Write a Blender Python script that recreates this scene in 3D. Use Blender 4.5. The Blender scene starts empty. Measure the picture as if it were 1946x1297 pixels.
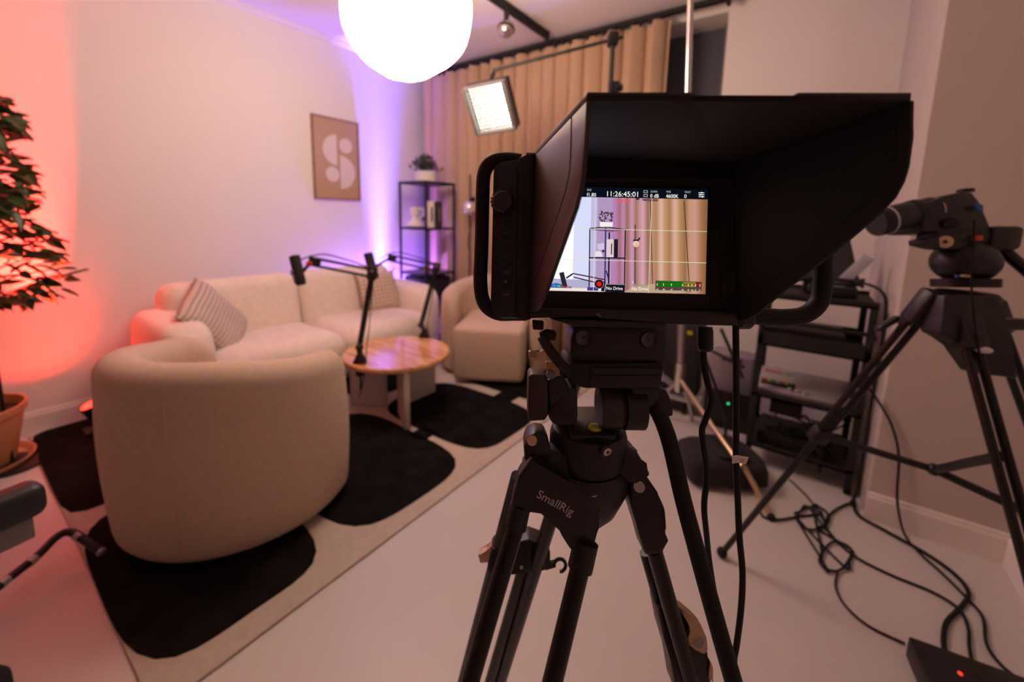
import bpy, bmesh, math, random
from mathutils import Vector, Matrix, noise
random.seed(7)
S = bpy.context.scene
COL = S.collection
V = Vector
pi = math.pi

# ------------------------------------------------------------------ camera
F_PX, PITCH, YAW, PPY, ROLL, CX, EYE = 788.3, .1475, .6167, 526.7, .022, 973.0, 1.2
FW = V((-math.sin(YAW)*math.cos(PITCH), math.cos(YAW)*math.cos(PITCH), -math.sin(PITCH)))
_r = V((math.cos(YAW), math.sin(YAW), 0)); _u = _r.cross(FW)
RT = math.cos(ROLL)*_r + math.sin(ROLL)*_u
UP = -math.sin(ROLL)*_r + math.cos(ROLL)*_u
CAM = V((0, 0, EYE))
cd = bpy.data.cameras.new('camera'); co = bpy.data.objects.new('camera', cd); COL.objects.link(co)
co.matrix_world = Matrix(((RT.x, UP.x, -FW.x, 0), (RT.y, UP.y, -FW.y, 0), (RT.z, UP.z, -FW.z, EYE), (0, 0, 0, 1)))
cd.sensor_width = 36; cd.lens = F_PX/1946*36; cd.shift_y = -(648.5-PPY)/1946
cd.clip_start = .02; cd.clip_end = 50
cd.dof.use_dof = True; cd.dof.focus_distance = .365; cd.dof.aperture_fstop = 4.0; cd.dof.aperture_blades = 0
S.camera = co

# ------------------------------------------------------------------ world and exposure
w = bpy.data.worlds.new('world'); S.world = w; w.use_nodes = True
w.node_tree.nodes['Background'].inputs[0].default_value = (1, .70, .60, 1)
w.node_tree.nodes['Background'].inputs[1].default_value = .01
S.view_settings.view_transform = 'Standard'; S.view_settings.look = 'None'
S.view_settings.exposure = 0.0; S.view_settings.gamma = 1.0; S.view_settings.use_curve_mapping = False

LANTERN_E = 17.0      # paper lantern shade
SOFTBOX_E = 10.0      # led panel face

# ------------------------------------------------------------------ maths helpers (a line of sight met with a depth or a plane)
def ray(x, y): return FW + (x-CX)/F_PX*RT - (y-PPY)/F_PX*UP
def at(x, y, d): return CAM + ray(x, y)*d
def onz(x, y, z=0.): r = ray(x, y); return CAM + r*((z-EYE)/r.z)
def onx(x, y, X): r = ray(x, y); return CAM + r*(X/r.x)
def ony(x, y, Y): r = ray(x, y); return CAM + r*(Y/r.y)

# ------------------------------------------------------------------ materials
def lin(c):
    c = c/255.
    return c/12.92 if c <= .04045 else ((c+.055)/1.055)**2.4
def rgb(r, g, b): return (lin(r), lin(g), lin(b), 1)
MATS = {}
def mat(name, col, rough=.5, metal=0., bump=0., bscale=200., var=0., vscale=8., spec=.5, sheen=0., coat=0., trans=0.):
    if name in MATS: return MATS[name]
    m = bpy.data.materials.new(name); m.use_nodes = True; nt = m.node_tree; b = nt.nodes['Principled BSDF']
    b.inputs['Base Color'].default_value = col; b.inputs['Roughness'].default_value = rough
    b.inputs['Metallic'].default_value = metal; b.inputs['Specular IOR Level'].default_value = spec
    b.inputs['Sheen Weight'].default_value = sheen; b.inputs['Coat Weight'].default_value = coat
    b.inputs['Transmission Weight'].default_value = trans
    if bump or var:
        tc = nt.nodes.new('ShaderNodeTexCoord')
    if bump:
        n = nt.nodes.new('ShaderNodeTexNoise'); n.inputs['Scale'].default_value = bscale; n.inputs['Detail'].default_value = 3
        bp = nt.nodes.new('ShaderNodeBump'); bp.inputs['Strength'].default_value = bump; bp.inputs['Distance'].default_value = .01
        nt.links.new(tc.outputs['Object'], n.inputs['Vector']); nt.links.new(n.outputs['Fac'], bp.inputs['Height'])
        nt.links.new(bp.outputs['Normal'], b.inputs['Normal'])
    if var:
        n = nt.nodes.new('ShaderNodeTexNoise'); n.inputs['Scale'].default_value = vscale; n.inputs['Detail'].default_value = 4
        r = nt.nodes.new('ShaderNodeValToRGB')
        r.color_ramp.elements[0].color = tuple(c*(1-var) for c in col[:3])+(1,); r.color_ramp.elements[0].position = .3
        r.color_ramp.elements[1].color = tuple(min(1, c*(1+var)) for c in col[:3])+(1,); r.color_ramp.elements[1].position = .7
        nt.links.new(tc.outputs['Object'], n.inputs['Vector']); nt.links.new(n.outputs['Fac'], r.inputs['Fac'])
        nt.links.new(r.outputs['Color'], b.inputs['Base Color'])
    MATS[name] = m; return m
def emit(name, col, strength=1.):
    if name in MATS: return MATS[name]
    m = bpy.data.materials.new(name); m.use_nodes = True; nt = m.node_tree
    nt.nodes.remove(nt.nodes['Principled BSDF']); e = nt.nodes.new('ShaderNodeEmission')
    e.inputs['Color'].default_value = col; e.inputs['Strength'].default_value = strength
    nt.links.new(e.outputs[0], nt.nodes['Material Output'].inputs[0]); MATS[name] = m; return m

M_WALL = mat('wall_paint', (.84, .81, .77, 1), .85, bump=.04, bscale=120)
M_WALL2 = mat('dimmed_wall_paint', (.56, .51, .47, 1), .85, bump=.04, bscale=120)  # wall colour darkened to imitate the weaker light on the right side
M_WALL3 = mat('studio_rear_paint', (.30, .28, .27, 1), .9)
M_CEIL = mat('ceiling_paint', (.80, .78, .76, 1), .9)
M_FLOOR = mat('floor_vinyl', (.62, .59, .56, 1), .42, var=.03, vscale=3)
M_TRIM = mat('trim_paint', (.80, .77, .73, 1), .55)
M_DARKWIN = mat('dark_blind', (.10, .10, .12, 1), .6)
M_SOFA = mat('cream_boucle', (.86, .75, .64, 1), .95, bump=.3, bscale=260, var=.05, vscale=30, sheen=.2)
M_CHAIR = mat('oat_boucle', (.61, .465, .34, 1), .95, bump=.35, bscale=300, var=.06, vscale=60, sheen=.15)
M_RUG = mat('rug_beige', (.66, .57, .48, 1), 1, bump=.6, bscale=400, var=.06, vscale=40)
M_RUGB = mat('rug_black', (.010, .008, .008, 1), 1, bump=.6, bscale=300, var=.5, vscale=12, spec=.1)
M_CURT = mat('curtain_linen', (.56, .39, .25, 1), .95, bump=.15, bscale=500, var=.05, vscale=60)
M_BLK = mat('black_plastic', (.008, .0075, .0075, 1), .45)
M_BLKM = mat('black_matte', (.010, .009, .009, 1), .7)
M_BLKS = mat('black_anodised', (.010, .0095, .010, 1), .36, metal=.3)
M_HOOD_IN = mat('hood_lining', (.017, .014, .015, 1), .7, spec=.3)
M_HOOD_OUT = mat('hood_shell', (.030, .024, .024, 1), .5)
M_RUBBER = mat('rubber', (.007, .0065, .0065, 1), .6, spec=.3)
M_CHROME = mat('chrome', (.75, .74, .72, 1), .18, metal=1)
M_STEEL = mat('steel', (.55, .54, .53, 1), .35, metal=1)
M_CHAMP = mat('champagne_metal', (.55, .41, .27, 1), .36, metal=.8)
M_GOLD = mat('brass_disc', (.65, .5, .3, 1), .4, metal=.7)
M_WHITE = mat('white_ceramic', (.8, .78, .75, 1), .35)
M_PAPER = mat('paper_white', (.78, .76, .72, 1), .8)
M_TERRA = mat('terracotta', (.55, .27, .12, 1), .75, var=.08, vscale=20)
M_SOIL = mat('soil', (.018, .012, .008, 1), 1, bump=.8, bscale=60)
M_BARK = mat('bark', (.17, .11, .07, 1), .9, bump=.5, bscale=60)
M_LEAF = mat('ficus_leaf', (.05, .09, .025, 1), .4, var=.35, vscale=9)
M_LEAF2 = mat('grey_leaf', (.07, .09, .055, 1), .6, var=.3, vscale=30)
M_LEGP = mat('painted_panel', (.66, .60, .54, 1), .5)
M_GREY = mat('grey_plastic', (.18, .17, .17, 1), .5)
M_SILV = mat('silver_case', (.48, .46, .47, 1), .4, metal=.4)
M_NAVY = mat('dark_cloth', (.022, .019, .020, 1), .95, bump=.4, bscale=150)
M_GLASS = mat('clear_glass', (.95, .95, .97, 1), .02, trans=1.)
M_BUB = mat('bubble_level', (.70, .80, .04, 1), .25)

def wood_mat():
    m = bpy.data.materials.new('striped_wood'); m.use_nodes = True; nt = m.node_tree; b = nt.nodes['Principled BSDF']
    tc = nt.nodes.new('ShaderNodeTexCoord'); mp = nt.nodes.new('ShaderNodeMapping')
    mp.inputs['Rotation'].default_value = (0, 0, math.radians(-35)); mp.inputs['Scale'].default_value = (1.2, 7, 1)
    n = nt.nodes.new('ShaderNodeTexNoise'); n.inputs['Scale'].default_value = 3.2; n.inputs['Detail'].default_value = 5; n.inputs['Distortion'].default_value = 1.2
    r = nt.nodes.new('ShaderNodeValToRGB'); e = r.color_ramp.elements
    e[0].position = .3; e[0].color = (.42, .17, .05, 1); e[1].position = .68; e[1].color = (.80, .50, .26, 1)
    x = e.new(.48); x.color = (.70, .36, .14, 1)
    nt.links.new(tc.outputs['Object'], mp.inputs[0]); nt.links.new(mp.outputs[0], n.inputs['Vector'])
    nt.links.new(n.outputs['Fac'], r.inputs[0]); nt.links.new(r.outputs[0], b.inputs['Base Color'])
    b.inputs['Roughness'].default_value = .16; b.inputs['Coat Weight'].default_value = .3
    return m
M_WOOD = wood_mat()

def check_mat(name, base, line, nx, ny, wx, wy):
    """woven lines in the cushion's own x / y"""
    m = bpy.data.materials.new(name); m.use_nodes = True; nt = m.node_tree; b = nt.nodes['Principled BSDF']
    b.inputs['Roughness'].default_value = .95
    tc = nt.nodes.new('ShaderNodeTexCoord'); sp = nt.nodes.new('ShaderNodeSeparateXYZ'); nt.links.new(tc.outputs['Object'], sp.inputs[0])
    def line_fac(sock, n, w):
        a = nt.nodes.new('ShaderNodeMath'); a.operation = 'MULTIPLY'; a.inputs[1].default_value = n; nt.links.new(sock, a.inputs[0])
        f = nt.nodes.new('ShaderNodeMath'); f.operation = 'FRACT'; nt.links.new(a.outputs[0], f.inputs[0])
        l = nt.nodes.new('ShaderNodeMath'); l.operation = 'LESS_THAN'; l.inputs[1].default_value = w; nt.links.new(f.outputs[0], l.inputs[0])
        return l.outputs[0]
    a, c = line_fac(sp.outputs[0], nx, wx), line_fac(sp.outputs[1], ny, wy)
    mx = nt.nodes.new('ShaderNodeMath'); mx.operation = 'ADD'; nt.links.new(a, mx.inputs[0]); nt.links.new(c, mx.inputs[1])
    h = nt.nodes.new('ShaderNodeMath'); h.operation = 'MULTIPLY'; h.inputs[1].default_value = .5; nt.links.new(mx.outputs[0], h.inputs[0])
    mix = nt.nodes.new('ShaderNodeMix'); mix.data_type = 'RGBA'; mix.inputs[6].default_value = base; mix.inputs[7].default_value = line
    nt.links.new(h.outputs[0], mix.inputs[0]); nt.links.new(mix.outputs[2], b.inputs['Base Color'])
    return m
M_CHK1 = check_mat('woven_stripe', (.70, .60, .52, 1), (.16, .09, .05, 1), 95, 42, .30, .34)
M_CHK2 = check_mat('woven_check', (.68, .56, .45, 1), (.22, .12, .06, 1), 32, 32, .25, .25)

# ------------------------------------------------------------------ mesh helpers
def frame_from(z, up=V((0, 0, 1))):
    z = V(z).normalized()
    if abs(z.dot(up)) > .98: up = V((1, 0, 0))
    x = up.cross(z).normalized(); y = z.cross(x)
    return x, y, z
class MB:
    def __init__(s): s.bm = bmesh.new()
    def face(s, vs):
        try: return s.bm.faces.new(vs)
        except ValueError: return None
    def box(s, lo, hi, bev=0., seg=2, M=None):
        lo, hi = V(lo), V(hi); g = bmesh.ops.create_cube(s.bm, size=1.)
        vs = g['verts']; T = Matrix.Translation((lo+hi)/2) @ Matrix.Diagonal((*(hi-lo), 1))
        bmesh.ops.transform(s.bm, matrix=T, verts=vs)
        if bev:
            ed = list({e for v in vs for e in v.link_edges})
            r = bmesh.ops.bevel(s.bm, geom=ed, offset=bev, segments=seg, profile=.5, affect='EDGES', clamp_overlap=True)
            vs = list({v for f in r['faces'] for v in f.verts} | {v for v in vs if v.is_valid})
            # collect the whole shell
            seen = set(vs); st = list(vs)
            while st:
                v = st.pop()
                for e in v.link_edges:
                    o = e.other_vert(v)
                    if o not in seen: seen.add(o); st.append(o)
            vs = list(seen)
        if M is not None: bmesh.ops.transform(s.bm, matrix=M, verts=vs)
        return s
    def obox(s, c, x, y, z, size, bev=0., seg=2):
        x, y, z = V(x).normalized(), V(y).normalized(), V(z).normalized()
        M = Matrix(((x.x, y.x, z.x, c[0]), (x.y, y.y, z.y, c[1]), (x.z, y.z, z.z, c[2]), (0, 0, 0, 1)))
        h = V(size)/2; return s.box(-h, h, bev, seg, M)
    def cyl(s, a, b, r, r2=None, n=16, cap=True):
        a, b = V(a), V(b); x, y, z = frame_from(b-a); r2 = r if r2 is None else r2
        A = [s.bm.verts.new(a + (x*math.cos(t)+y*math.sin(t))*r) for t in [2*pi*i/n for i in range(n)]]
        B = [s.bm.verts.new(b + (x*math.cos(t)+y*math.sin(t))*r2) for t in [2*pi*i/n for i in range(n)]]
        for i in range(n): s.face((A[i], A[(i+1) % n], B[(i+1) % n], B[i]))
        if cap: s.face(A[::-1]); s.face(B)
        return s
    def tube(s, pts, r, n=10, smooth=3, cap=True, radii=None):
        pts = [V(p) for p in pts]
        if smooth and len(pts) > 2:
            out = []; rr = []
            for i in range(len(pts)-1):
                p0 = pts[max(i-1, 0)]; p1 = pts[i]; p2 = pts[i+1]; p3 = pts[min(i+2, len(pts)-1)]
                for k in range(smooth+1):
                    t = k/(smooth+1)
                    out.append(.5*((2*p1)+(p2-p0)*t+(2*p0-5*p1+4*p2-p3)*t*t+(3*p1-p0-3*p2+p3)*t**3))
                    if radii: rr.append(radii[i]*(1-t)+radii[i+1]*t)
            out.append(pts[-1]); pts = out
            if radii: rr.append(radii[-1]); radii = rr
        x, y, z = frame_from(pts[1]-pts[0]); rings = []
        for i, p in enumerate(pts):
            d = (pts[min(i+1, len(pts)-1)]-pts[max(i-1, 0)])
            if d.length < 1e-9: d = z
            d = d.normalized(); x = (x-d*x.dot(d)).normalized(); y = d.cross(x)
            R = radii[i] if radii else r
            rings.append([s.bm.verts.new(p+(x*math.cos(t)+y*math.sin(t))*R) for t in [2*pi*k/n for k in range(n)]])
        for A, B in zip(rings, rings[1:]):
            for i in range(n): s.face((A[i], A[(i+1) % n], B[(i+1) % n], B[i]))
        if cap: s.face(rings[0][::-1]); s.face(rings[-1])
        return s
    def lathe(s, prof, c=(0, 0, 0), axis=(0, 0, 1), n=32, cap=True):
        c = V(c); x, y, z = frame_from(axis); rings = []
        for r, h in prof:
            rings.append([s.bm.verts.new(c+z*h+(x*math.cos(t)+y*math.sin(t))*r) for t in [2*pi*k/n for k in range(n)]])
        for A, B in zip(rings, rings[1:]):
            for i in range(n): s.face((A[i], A[(i+1) % n], B[(i+1) % n], B[i]))
        if cap:
            if prof[0][0] > 1e-5: s.face(rings[0][::-1])
            if prof[-1][0] > 1e-5: s.face(rings[-1])
        return s
    def prism(s, pts, off, bev=0.):
        """polygon swept by a vector"""
        A = [s.bm.verts.new(V(p)) for p in pts]; B = [s.bm.verts.new(V(p)+V(off)) for p in pts]; n = len(pts)
        fs = [s.face(A), s.face(B[::-1])]
        for i in range(n): fs.append(s.face((A[i], B[i], B[(i+1) % n], A[(i+1) % n])))
        if bev:
            ed = list({e for f in fs if f for e in f.edges})
            bmesh.ops.bevel(s.bm, geom=ed, offset=bev, segments=2, profile=.5, affect='EDGES', clamp_overlap=True)
        return s
    def sphere(s, c, r, scale=(1, 1, 1), u=20, v=12):
        M = Matrix.Translation(V(c)) @ Matrix.Diagonal((r*scale[0], r*scale[1], r*scale[2], 1))
        bmesh.ops.create_uvsphere(s.bm, u_segments=u, v_segments=v, radius=1, matrix=M); return s
    def grid(s, fn, nu, nv, close_u=False):
        R = [[s.bm.verts.new(V(fn(i/(nu if close_u else nu-1), j/(nv-1)))) for j in range(nv)] for i in range(nu)]
        for i in range(nu if close_u else nu-1):
            for j in range(nv-1):
                a = R[i]; b = R[(i+1) % nu]; s.face((a[j], b[j], b[j+1], a[j+1]))
        return R
    def obj(s, name, m, parent=None, local=False, smooth=True, sharp=.6):
        bm = s.bm; bmesh.ops.remove_doubles(bm, verts=bm.verts, dist=1e-6)
        if parent is not None and not local:
            bmesh.ops.transform(bm, matrix=ROOTINV.get(parent.name, Matrix.Identity(4)), verts=bm.verts)
        bmesh.ops.recalc_face_normals(bm, faces=bm.faces)
        me = bpy.data.meshes.new(name); bm.to_mesh(me); bm.free()
        if smooth:
            me.shade_smooth(); me.set_sharp_from_angle(angle=sharp)
        me.materials.append(m); o = bpy.data.objects.new(name, me); COL.objects.link(o)
        if parent is not None:
            o.parent = parent; ROOTINV[o.name] = ROOTINV.get(parent.name, Matrix.Identity(4))
        return o
ROOTINV = {}
def thing(name, label, cat, loc=(0, 0, 0), rz=0., group=None):
    o = bpy.data.objects.new(name, None); COL.objects.link(o); o.empty_display_size = .05
    o.location = loc; o.rotation_euler = (0, 0, rz); o['label'] = label; o['category'] = cat
    if group: o['group'] = group
    ROOTINV[o.name] = (Matrix.Translation(V(loc)) @ Matrix.Rotation(rz, 4, 'Z')).inverted()
    return o
def tag(o, label, cat, group=None, kind=None):
    o['label'] = label; o['category'] = cat
    if group: o['group'] = group
    if kind: o['kind'] = kind
    return o
def struct(o): o['kind'] = 'structure'; return o
def copy_tree(o, parent=None):
    c = o.copy(); COL.objects.link(c); c.parent = parent
    for ch in list(o.children): copy_tree(ch, c)
    return c
def text_obj(body, size, org, x, y, m, parent, name='lettering', align='LEFT', squash=1., ext=.00005):
    cu = bpy.data.curves.new(name, 'FONT'); cu.body = body; cu.size = size; cu.align_x = align; cu.extrude = ext; cu.resolution_u = 3
    t = bpy.data.objects.new(name, cu); COL.objects.link(t); bpy.context.view_layer.update()
    me = bpy.data.meshes.new_from_object(t.evaluated_get(bpy.context.evaluated_depsgraph_get()))
    bpy.data.objects.remove(t); bpy.data.curves.remove(cu)
    x = V(x).normalized(); y = V(y); y = (y-x*y.dot(x)).normalized(); z = x.cross(y); org = V(org)
    me.transform(ROOTINV.get(parent.name, Matrix.Identity(4)) @ Matrix(((x.x*squash, y.x, z.x, org.x), (x.y*squash, y.y, z.y, org.y), (x.z*squash, y.z, z.z, org.z), (0, 0, 0, 1))))
    me.materials.clear(); me.materials.append(m)
    o = bpy.data.objects.new(name, me); COL.objects.link(o); o.parent = parent; return o
def spot(name, loc, aim, energy, col, size, blend, radius=.03):
    l = bpy.data.lights.new(name, 'SPOT'); l.energy = energy; l.color = col; l.spot_size = size; l.spot_blend = blend; l.shadow_soft_size = radius
    o = bpy.data.objects.new(name, l); COL.objects.link(o); o.location = loc
    o.rotation_euler = V(aim).to_track_quat('-Z', 'Y').to_euler(); return o

# ================================================================== THE ROOM
XL, YB, ZC = -3.245, 3.06, 2.56
XR, YF = .70, -4.5
COLX, COLY = .305, 2.12
struct(MB().box((XL-.1, YF-.1, -.1), (1.0, YB+.4, 0)).obj('floor', M_FLOOR, smooth=False))
struct(MB().box((XL-.1, YF-.1, ZC), (1.0, YB+.4, ZC+.1)).obj('ceiling', M_CEIL, smooth=False))
struct(MB().box((XL-.1, YF-.1, 0), (XL, YB+.1, ZC)).obj('wall_left', M_WALL, smooth=False))
struct(MB().box((-.55, YB, 0), (COLX, YB+.3, ZC)).obj('wall_back', M_WALL, smooth=False))
struct(MB().box((XL, YB+.02, 2.5), (-.55, YB+.3, ZC)).obj('wall_back_lintel', M_WALL, smooth=False))
struct(MB().box((COLX, COLY, 0), (XR, YB+.3, ZC), .004, 1).obj('wall_pillar', M_WALL2, smooth=False))
struct(MB().box((XR, YF-.1, 0), (XR+.1, YB+.3, ZC)).obj('wall_right', M_WALL2, smooth=False))
struct(MB().box((XL, YF-.1, 0), (XR, YF, ZC)).obj('wall_front', M_WALL3, smooth=False))
def skirt(a, b, nrm, name):
    a, b, n = V(a), V(b), V(nrm)
    prof = [(0, 0), (.014, 0), (.014, .095), (.009, .108), (.009, .115), (0, .118)]
    mb = MB(); pts = [a+n*p+V((0, 0, q)) for p, q in prof]; mb.prism(pts, b-a)
    return struct(mb.obj(name, M_TRIM, smooth=False))
skirt((XL, YF, 0), (XL, YB, 0), (1, 0, 0), 'baseboard_left')
skirt((COLX, COLY, 0), (XR, COLY, 0), (0, -1, 0), 'baseboard_right')
skirt((XR, YF, 0), (XR, COLY, 0), (-1, 0, 0), 'baseboard_right_side')
skirt((-.55, YB, 0), (COLX, YB, 0), (0, -1, 0), 'baseboard_back')
# cornice along the left wall
mb = MB(); mb.prism([V((XL, YF, ZC-.035)), V((XL+.012, YF, ZC-.035)), V((XL+.03, YF, ZC-.012)), V((XL+.03, YF, ZC)), V((XL, YF, ZC))], V((0, YB-YF, 0)))
struct(mb.obj('trim_1', M_TRIM, smooth=False))
# the dark window bay behind the curtain
wn = struct(MB().box((XL, YB+.25, 0), (-.55, YB+.3, 2.5)).obj('window_1', M_DARKWIN, smooth=False))
MB().box((-.60, YB+.20, 0), (-.555, YB+.25, 2.5)).obj('window_frame', M_GREY, wn, smooth=False)
MB().box((-.95, YB+.235, 2.02), (-.60, YB+.25, 2.06)).obj('window_frame', M_GREY, wn, smooth=False)

# ================================================================== CURTAIN
t = thing('curtain', 'floor length tan curtain hanging in soft pleats along the back', 'curtain', (-2., 2.97, 0))
def cur(u, v):
    x = -3.17 + u*2.295; z = .015 + v*2.475
    ph = 2*pi*x/.135 + 1.3*math.sin(x*3.1)+.6*math.sin(x*7.7)
    amp = .042*(1-.25*v) + .012*math.sin(x*5+1)
    return (x + .012*math.sin(ph*2+v), 2.955 + amp*math.sin(ph) + .010*math.sin(ph*.5+2*v), z)
mb = MB(); mb.grid(cur, 420, 12); mb.obj('fabric_panel', M_CURT, t, sharp=3)
tr = thing('curtain_rail', 'black curtain rail with gliders running along the ceiling edge', 'curtain rail', (-1.9, 2.965, 2.5))
MB().box((-3.2, 2.945, 2.515), (-.545, 2.985, 2.545), .003, 1).obj('rail', M_BLKM, tr, smooth=False)
MB().box((-.55, 2.94, 2.49), (-.53, 2.99, 2.55), .003, 1).obj('end_cap', M_BLKM, tr, smooth=False)
g0 = None
for i in range(34):
    p = (-3.12+i*.066, 2.955, 2.485)
    mb = MB().box((-.010, -.008, 0), (.010, .008, .034), .003, 1)
    if g0 is None:
        o = mb.obj('glider', M_BLKM, tr, local=True); g0 = o
    else:
        mb.bm.free(); o = g0.copy(); COL.objects.link(o); o.parent = tr
    o.location = V(p)-V((-1.9, 2.965, 2.5))

# ================================================================== RUG
rug = thing('area_rug', 'beige and black pebble patterned rug under the seating group', 'rug', (-2.18, 1.6, 0))
RX0, RX1, RY0, RY1 = -3.2, -1.15, .19, 2.92
MB().box((RX0, RY0, .0), (RX1, RY1, .010), .004, 2).obj('rug_base', M_RUG, rug)
def patch(cx, cy, hx, hy, n=3.4, k=48, wob=.012, seed=0, cut=None):
    rnd = random.Random(seed); ph = rnd.random()*6
    pts = []
    for i in range(k):
        a = 2*pi*i/k; c, s_ = math.cos(a), math.sin(a)
        r = (abs(c)**n+abs(s_)**n)**(-1/n)
        q = 1+wob*math.sin(3*a+ph)
        pts.append((cx+hx*r*c*q, cy+hy*r*s_*q))
    mb = MB(); mb.prism([V((x, y, .009)) for x, y in pts], V((0, 0, .006)), .002)
    return mb.obj('rug_patch', M_RUGB, rug)
pi_ = 0
for (x0, x1, y0, y1) in [(-2.13, -1.235, .19, .715), (-2.13, -1.225, .775, 1.43), (-2.06, -1.205, 1.475, 2.06), (-2.06, -1.22, 2.15, 2.85),
                         (-3.2, -2.205, .19, .665), (-3.17, -2.20, .72, 1.42), (-3.17, -2.17, 1.49, 2.2), (-3.17, -2.17, 2.27, 2.87)]:
    patch((x0+x1)/2, (y0+y1)/2, (x1-x0)/2, (y1-y0)/2, n=(9 if pi_ == 4 else 4.2), wob=(0 if pi_ == 4 else .01), seed=pi_); pi_ += 1
# the places where two black fields run together
for (x, y, hx, hy) in [(-1.60, 1.45, .055, .06), (-1.52, 2.105, .07, .07), (-1.66, .75, .05, .06)]:
    MB().box((x-hx, y-hy, .009), (x+hx, y+hy, .015), .002, 1).obj('rug_patch', M_RUGB, rug)

# ================================================================== BARREL CHAIRS
def make_chair(label, loc, rz):
    """faces its own +x"""
    t = thing('barrel_armchair', label, 'armchair', loc, rz, 'boucle barrel armchairs')
    A = math.radians(122); a0 = math.radians(100)
    def sec(H, th, k):
        """closed section (offset from mid radius, height): rolled top, tucked foot"""
        out = []; rb = .05; z0 = .022; r = th/2
        for q in range(5): a = -pi/2+pi/2*q/4; out.append((r-rb+rb*math.cos(a), z0+rb+rb*math.sin(a)))
        for q in range(1, 6): out.append((r+.012*math.sin(pi*q/6), z0+rb+(H-r-z0-rb)*q/6))
        for q in range(11): a = pi*q/10; out.append((r*math.cos(a), H-r+r*math.sin(a)))
        for q in range(1, 6): out.append((-r, H-r-(H-r-z0)*q/5))
        return out
    def sh(u, v):
        a = -A + 2*A*u; aa = abs(a); s_ = max(0, (aa-a0)/(A-a0)); k = math.sqrt(max(0.0, 1-s_*s_))
        sm = min(1, max(0, (aa-.4)/1.5)); sm = sm*sm*(3-2*sm)
        H = .695 - .062*sm - .20*(1-k); th = .140*(.55+.45*k)
        P = sec(H, th, k); m = len(P); dr, z = P[int(round(v*(m-1)))]
        if v > .999: dr, z = P[0]
        R = .345 + dr*(.25+.75*k)
        return (-R*math.cos(a), -R*math.sin(a), z)
    mb = MB(); mb.grid(sh, 81, 26)
    # close the two rounded ends
    bmesh.ops.remove_doubles(mb.bm, verts=mb.bm.verts, dist=1e-5)
    bmesh.ops.holes_fill(mb.bm, edges=[e for e in mb.bm.edges if e.is_boundary], sides=0)
    mb.obj('back_shell', M_CHAIR, t, local=True, sharp=3)
    mb = MB()
    mb.box((-.30, -.25, .03), (.36, .25, .415), .040, 5)
    mb.obj('seat', M_CHAIR, t, local=True, sharp=3)
    mb = MB().tube([(-(.4165+.012*math.sin(pi*z))*math.cos(.31), -(.4165+.012*math.sin(pi*z))*math.sin(.31), z*.56+.06) for z in [i/8 for i in range(9)]], .0022, 6)
    mb.obj('seam', M_CHAIR, t, local=True)
    mb = MB().lathe([(.30, 0), (.30, .03)], n=32); mb.obj('plinth', M_BLKM, t, local=True)
    return t
make_chair('oat boucle barrel armchair turned with its back to the tripod', (-1.82, .672, .014), math.radians(114))
make_chair('oat boucle barrel armchair in front of the tan curtain', (-1.89, 2.47, .014), math.radians(-62))

# ================================================================== SOFA
sf = thing('curved_sofa', 'cream two seat sofa with rounded arms against the wall', 'sofa', (-2.75, 1.52, .014))
Z0 = .014
MB().box((-3.06, .63, Z0+.03), (-2.47, 2.43, .30), .10, 6).obj('base', M_SOFA, sf, sharp=3)
MB().box((-2.98, .80, .15), (-2.335, 1.535, .435), .125, 8).obj('seat_cushion', M_SOFA, sf, sharp=3)
MB().box((-2.98, 1.54, .15), (-2.335, 2.27, .435), .125, 8).obj('seat_cushion', M_SOFA, sf, sharp=3)
tilt = Matrix.Translation((-2.98, 0, .36)) @ Matrix.Rotation(math.radians(-9), 4, 'Y') @ Matrix.Translation((2.98, 0, -.36))
MB().box((-3.075, .72, .25), (-2.84, 1.50, .765), .095, 7, tilt).obj('back_cushion', M_SOFA, sf, sharp=3)
MB().box((-3.075, 1.505, .25), (-2.84, 2.30, .765), .095, 7, tilt).obj('back_cushion', M_SOFA, sf, sharp=3)
def arm(y0, y1, name):
    def fn(u, v):
        # sweep along x from back to front; section in y,z is a soft box whose top falls to the front
        x = -3.07 + .64*u
        e = min(1, (1-u)/.28); k = math.sqrt(max(0, 1-(1-e)**2)); b = min(1, u/.10); kb = math.sqrt(max(0, 1-(1-b)**2)); k = min(k, kb)
        H = .615-.02*u; w_ = (y1-y0)*(.30+.70*k)
        q = 2*pi*v; c, s2 = math.cos(q), math.sin(q); ex = 2/4.2
        yy = math.copysign(abs(c)**ex, c)*w_/2; zz = math.copysign(abs(s2)**ex, s2)*.5*(.62+.38*k)
        return (x, (y0+y1)/2+yy, Z0+.03+(H-.03)*(.5+zz) - (H*.19*(1-k))*.2)
    mb = MB(); mb.grid(fn, 26, 41); bmesh.ops.remove_doubles(mb.bm, verts=mb.bm.verts, dist=1e-5)
    bmesh.ops.holes_fill(mb.bm, edges=[e for e in mb.bm.edges if e.is_boundary], sides=0)
    return mb.obj(name, M_SOFA, sf, sharp=3)
arm(.59, .84, 'armrest'); arm(2.22, 2.46, 'armrest')
for x in (-2.98, -2.56):
    for y in (.75, 2.3): MB().cyl((x, y, Z0), (x, y, .06), .025, n=12).obj('leg', M_BLKM, sf)

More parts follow.
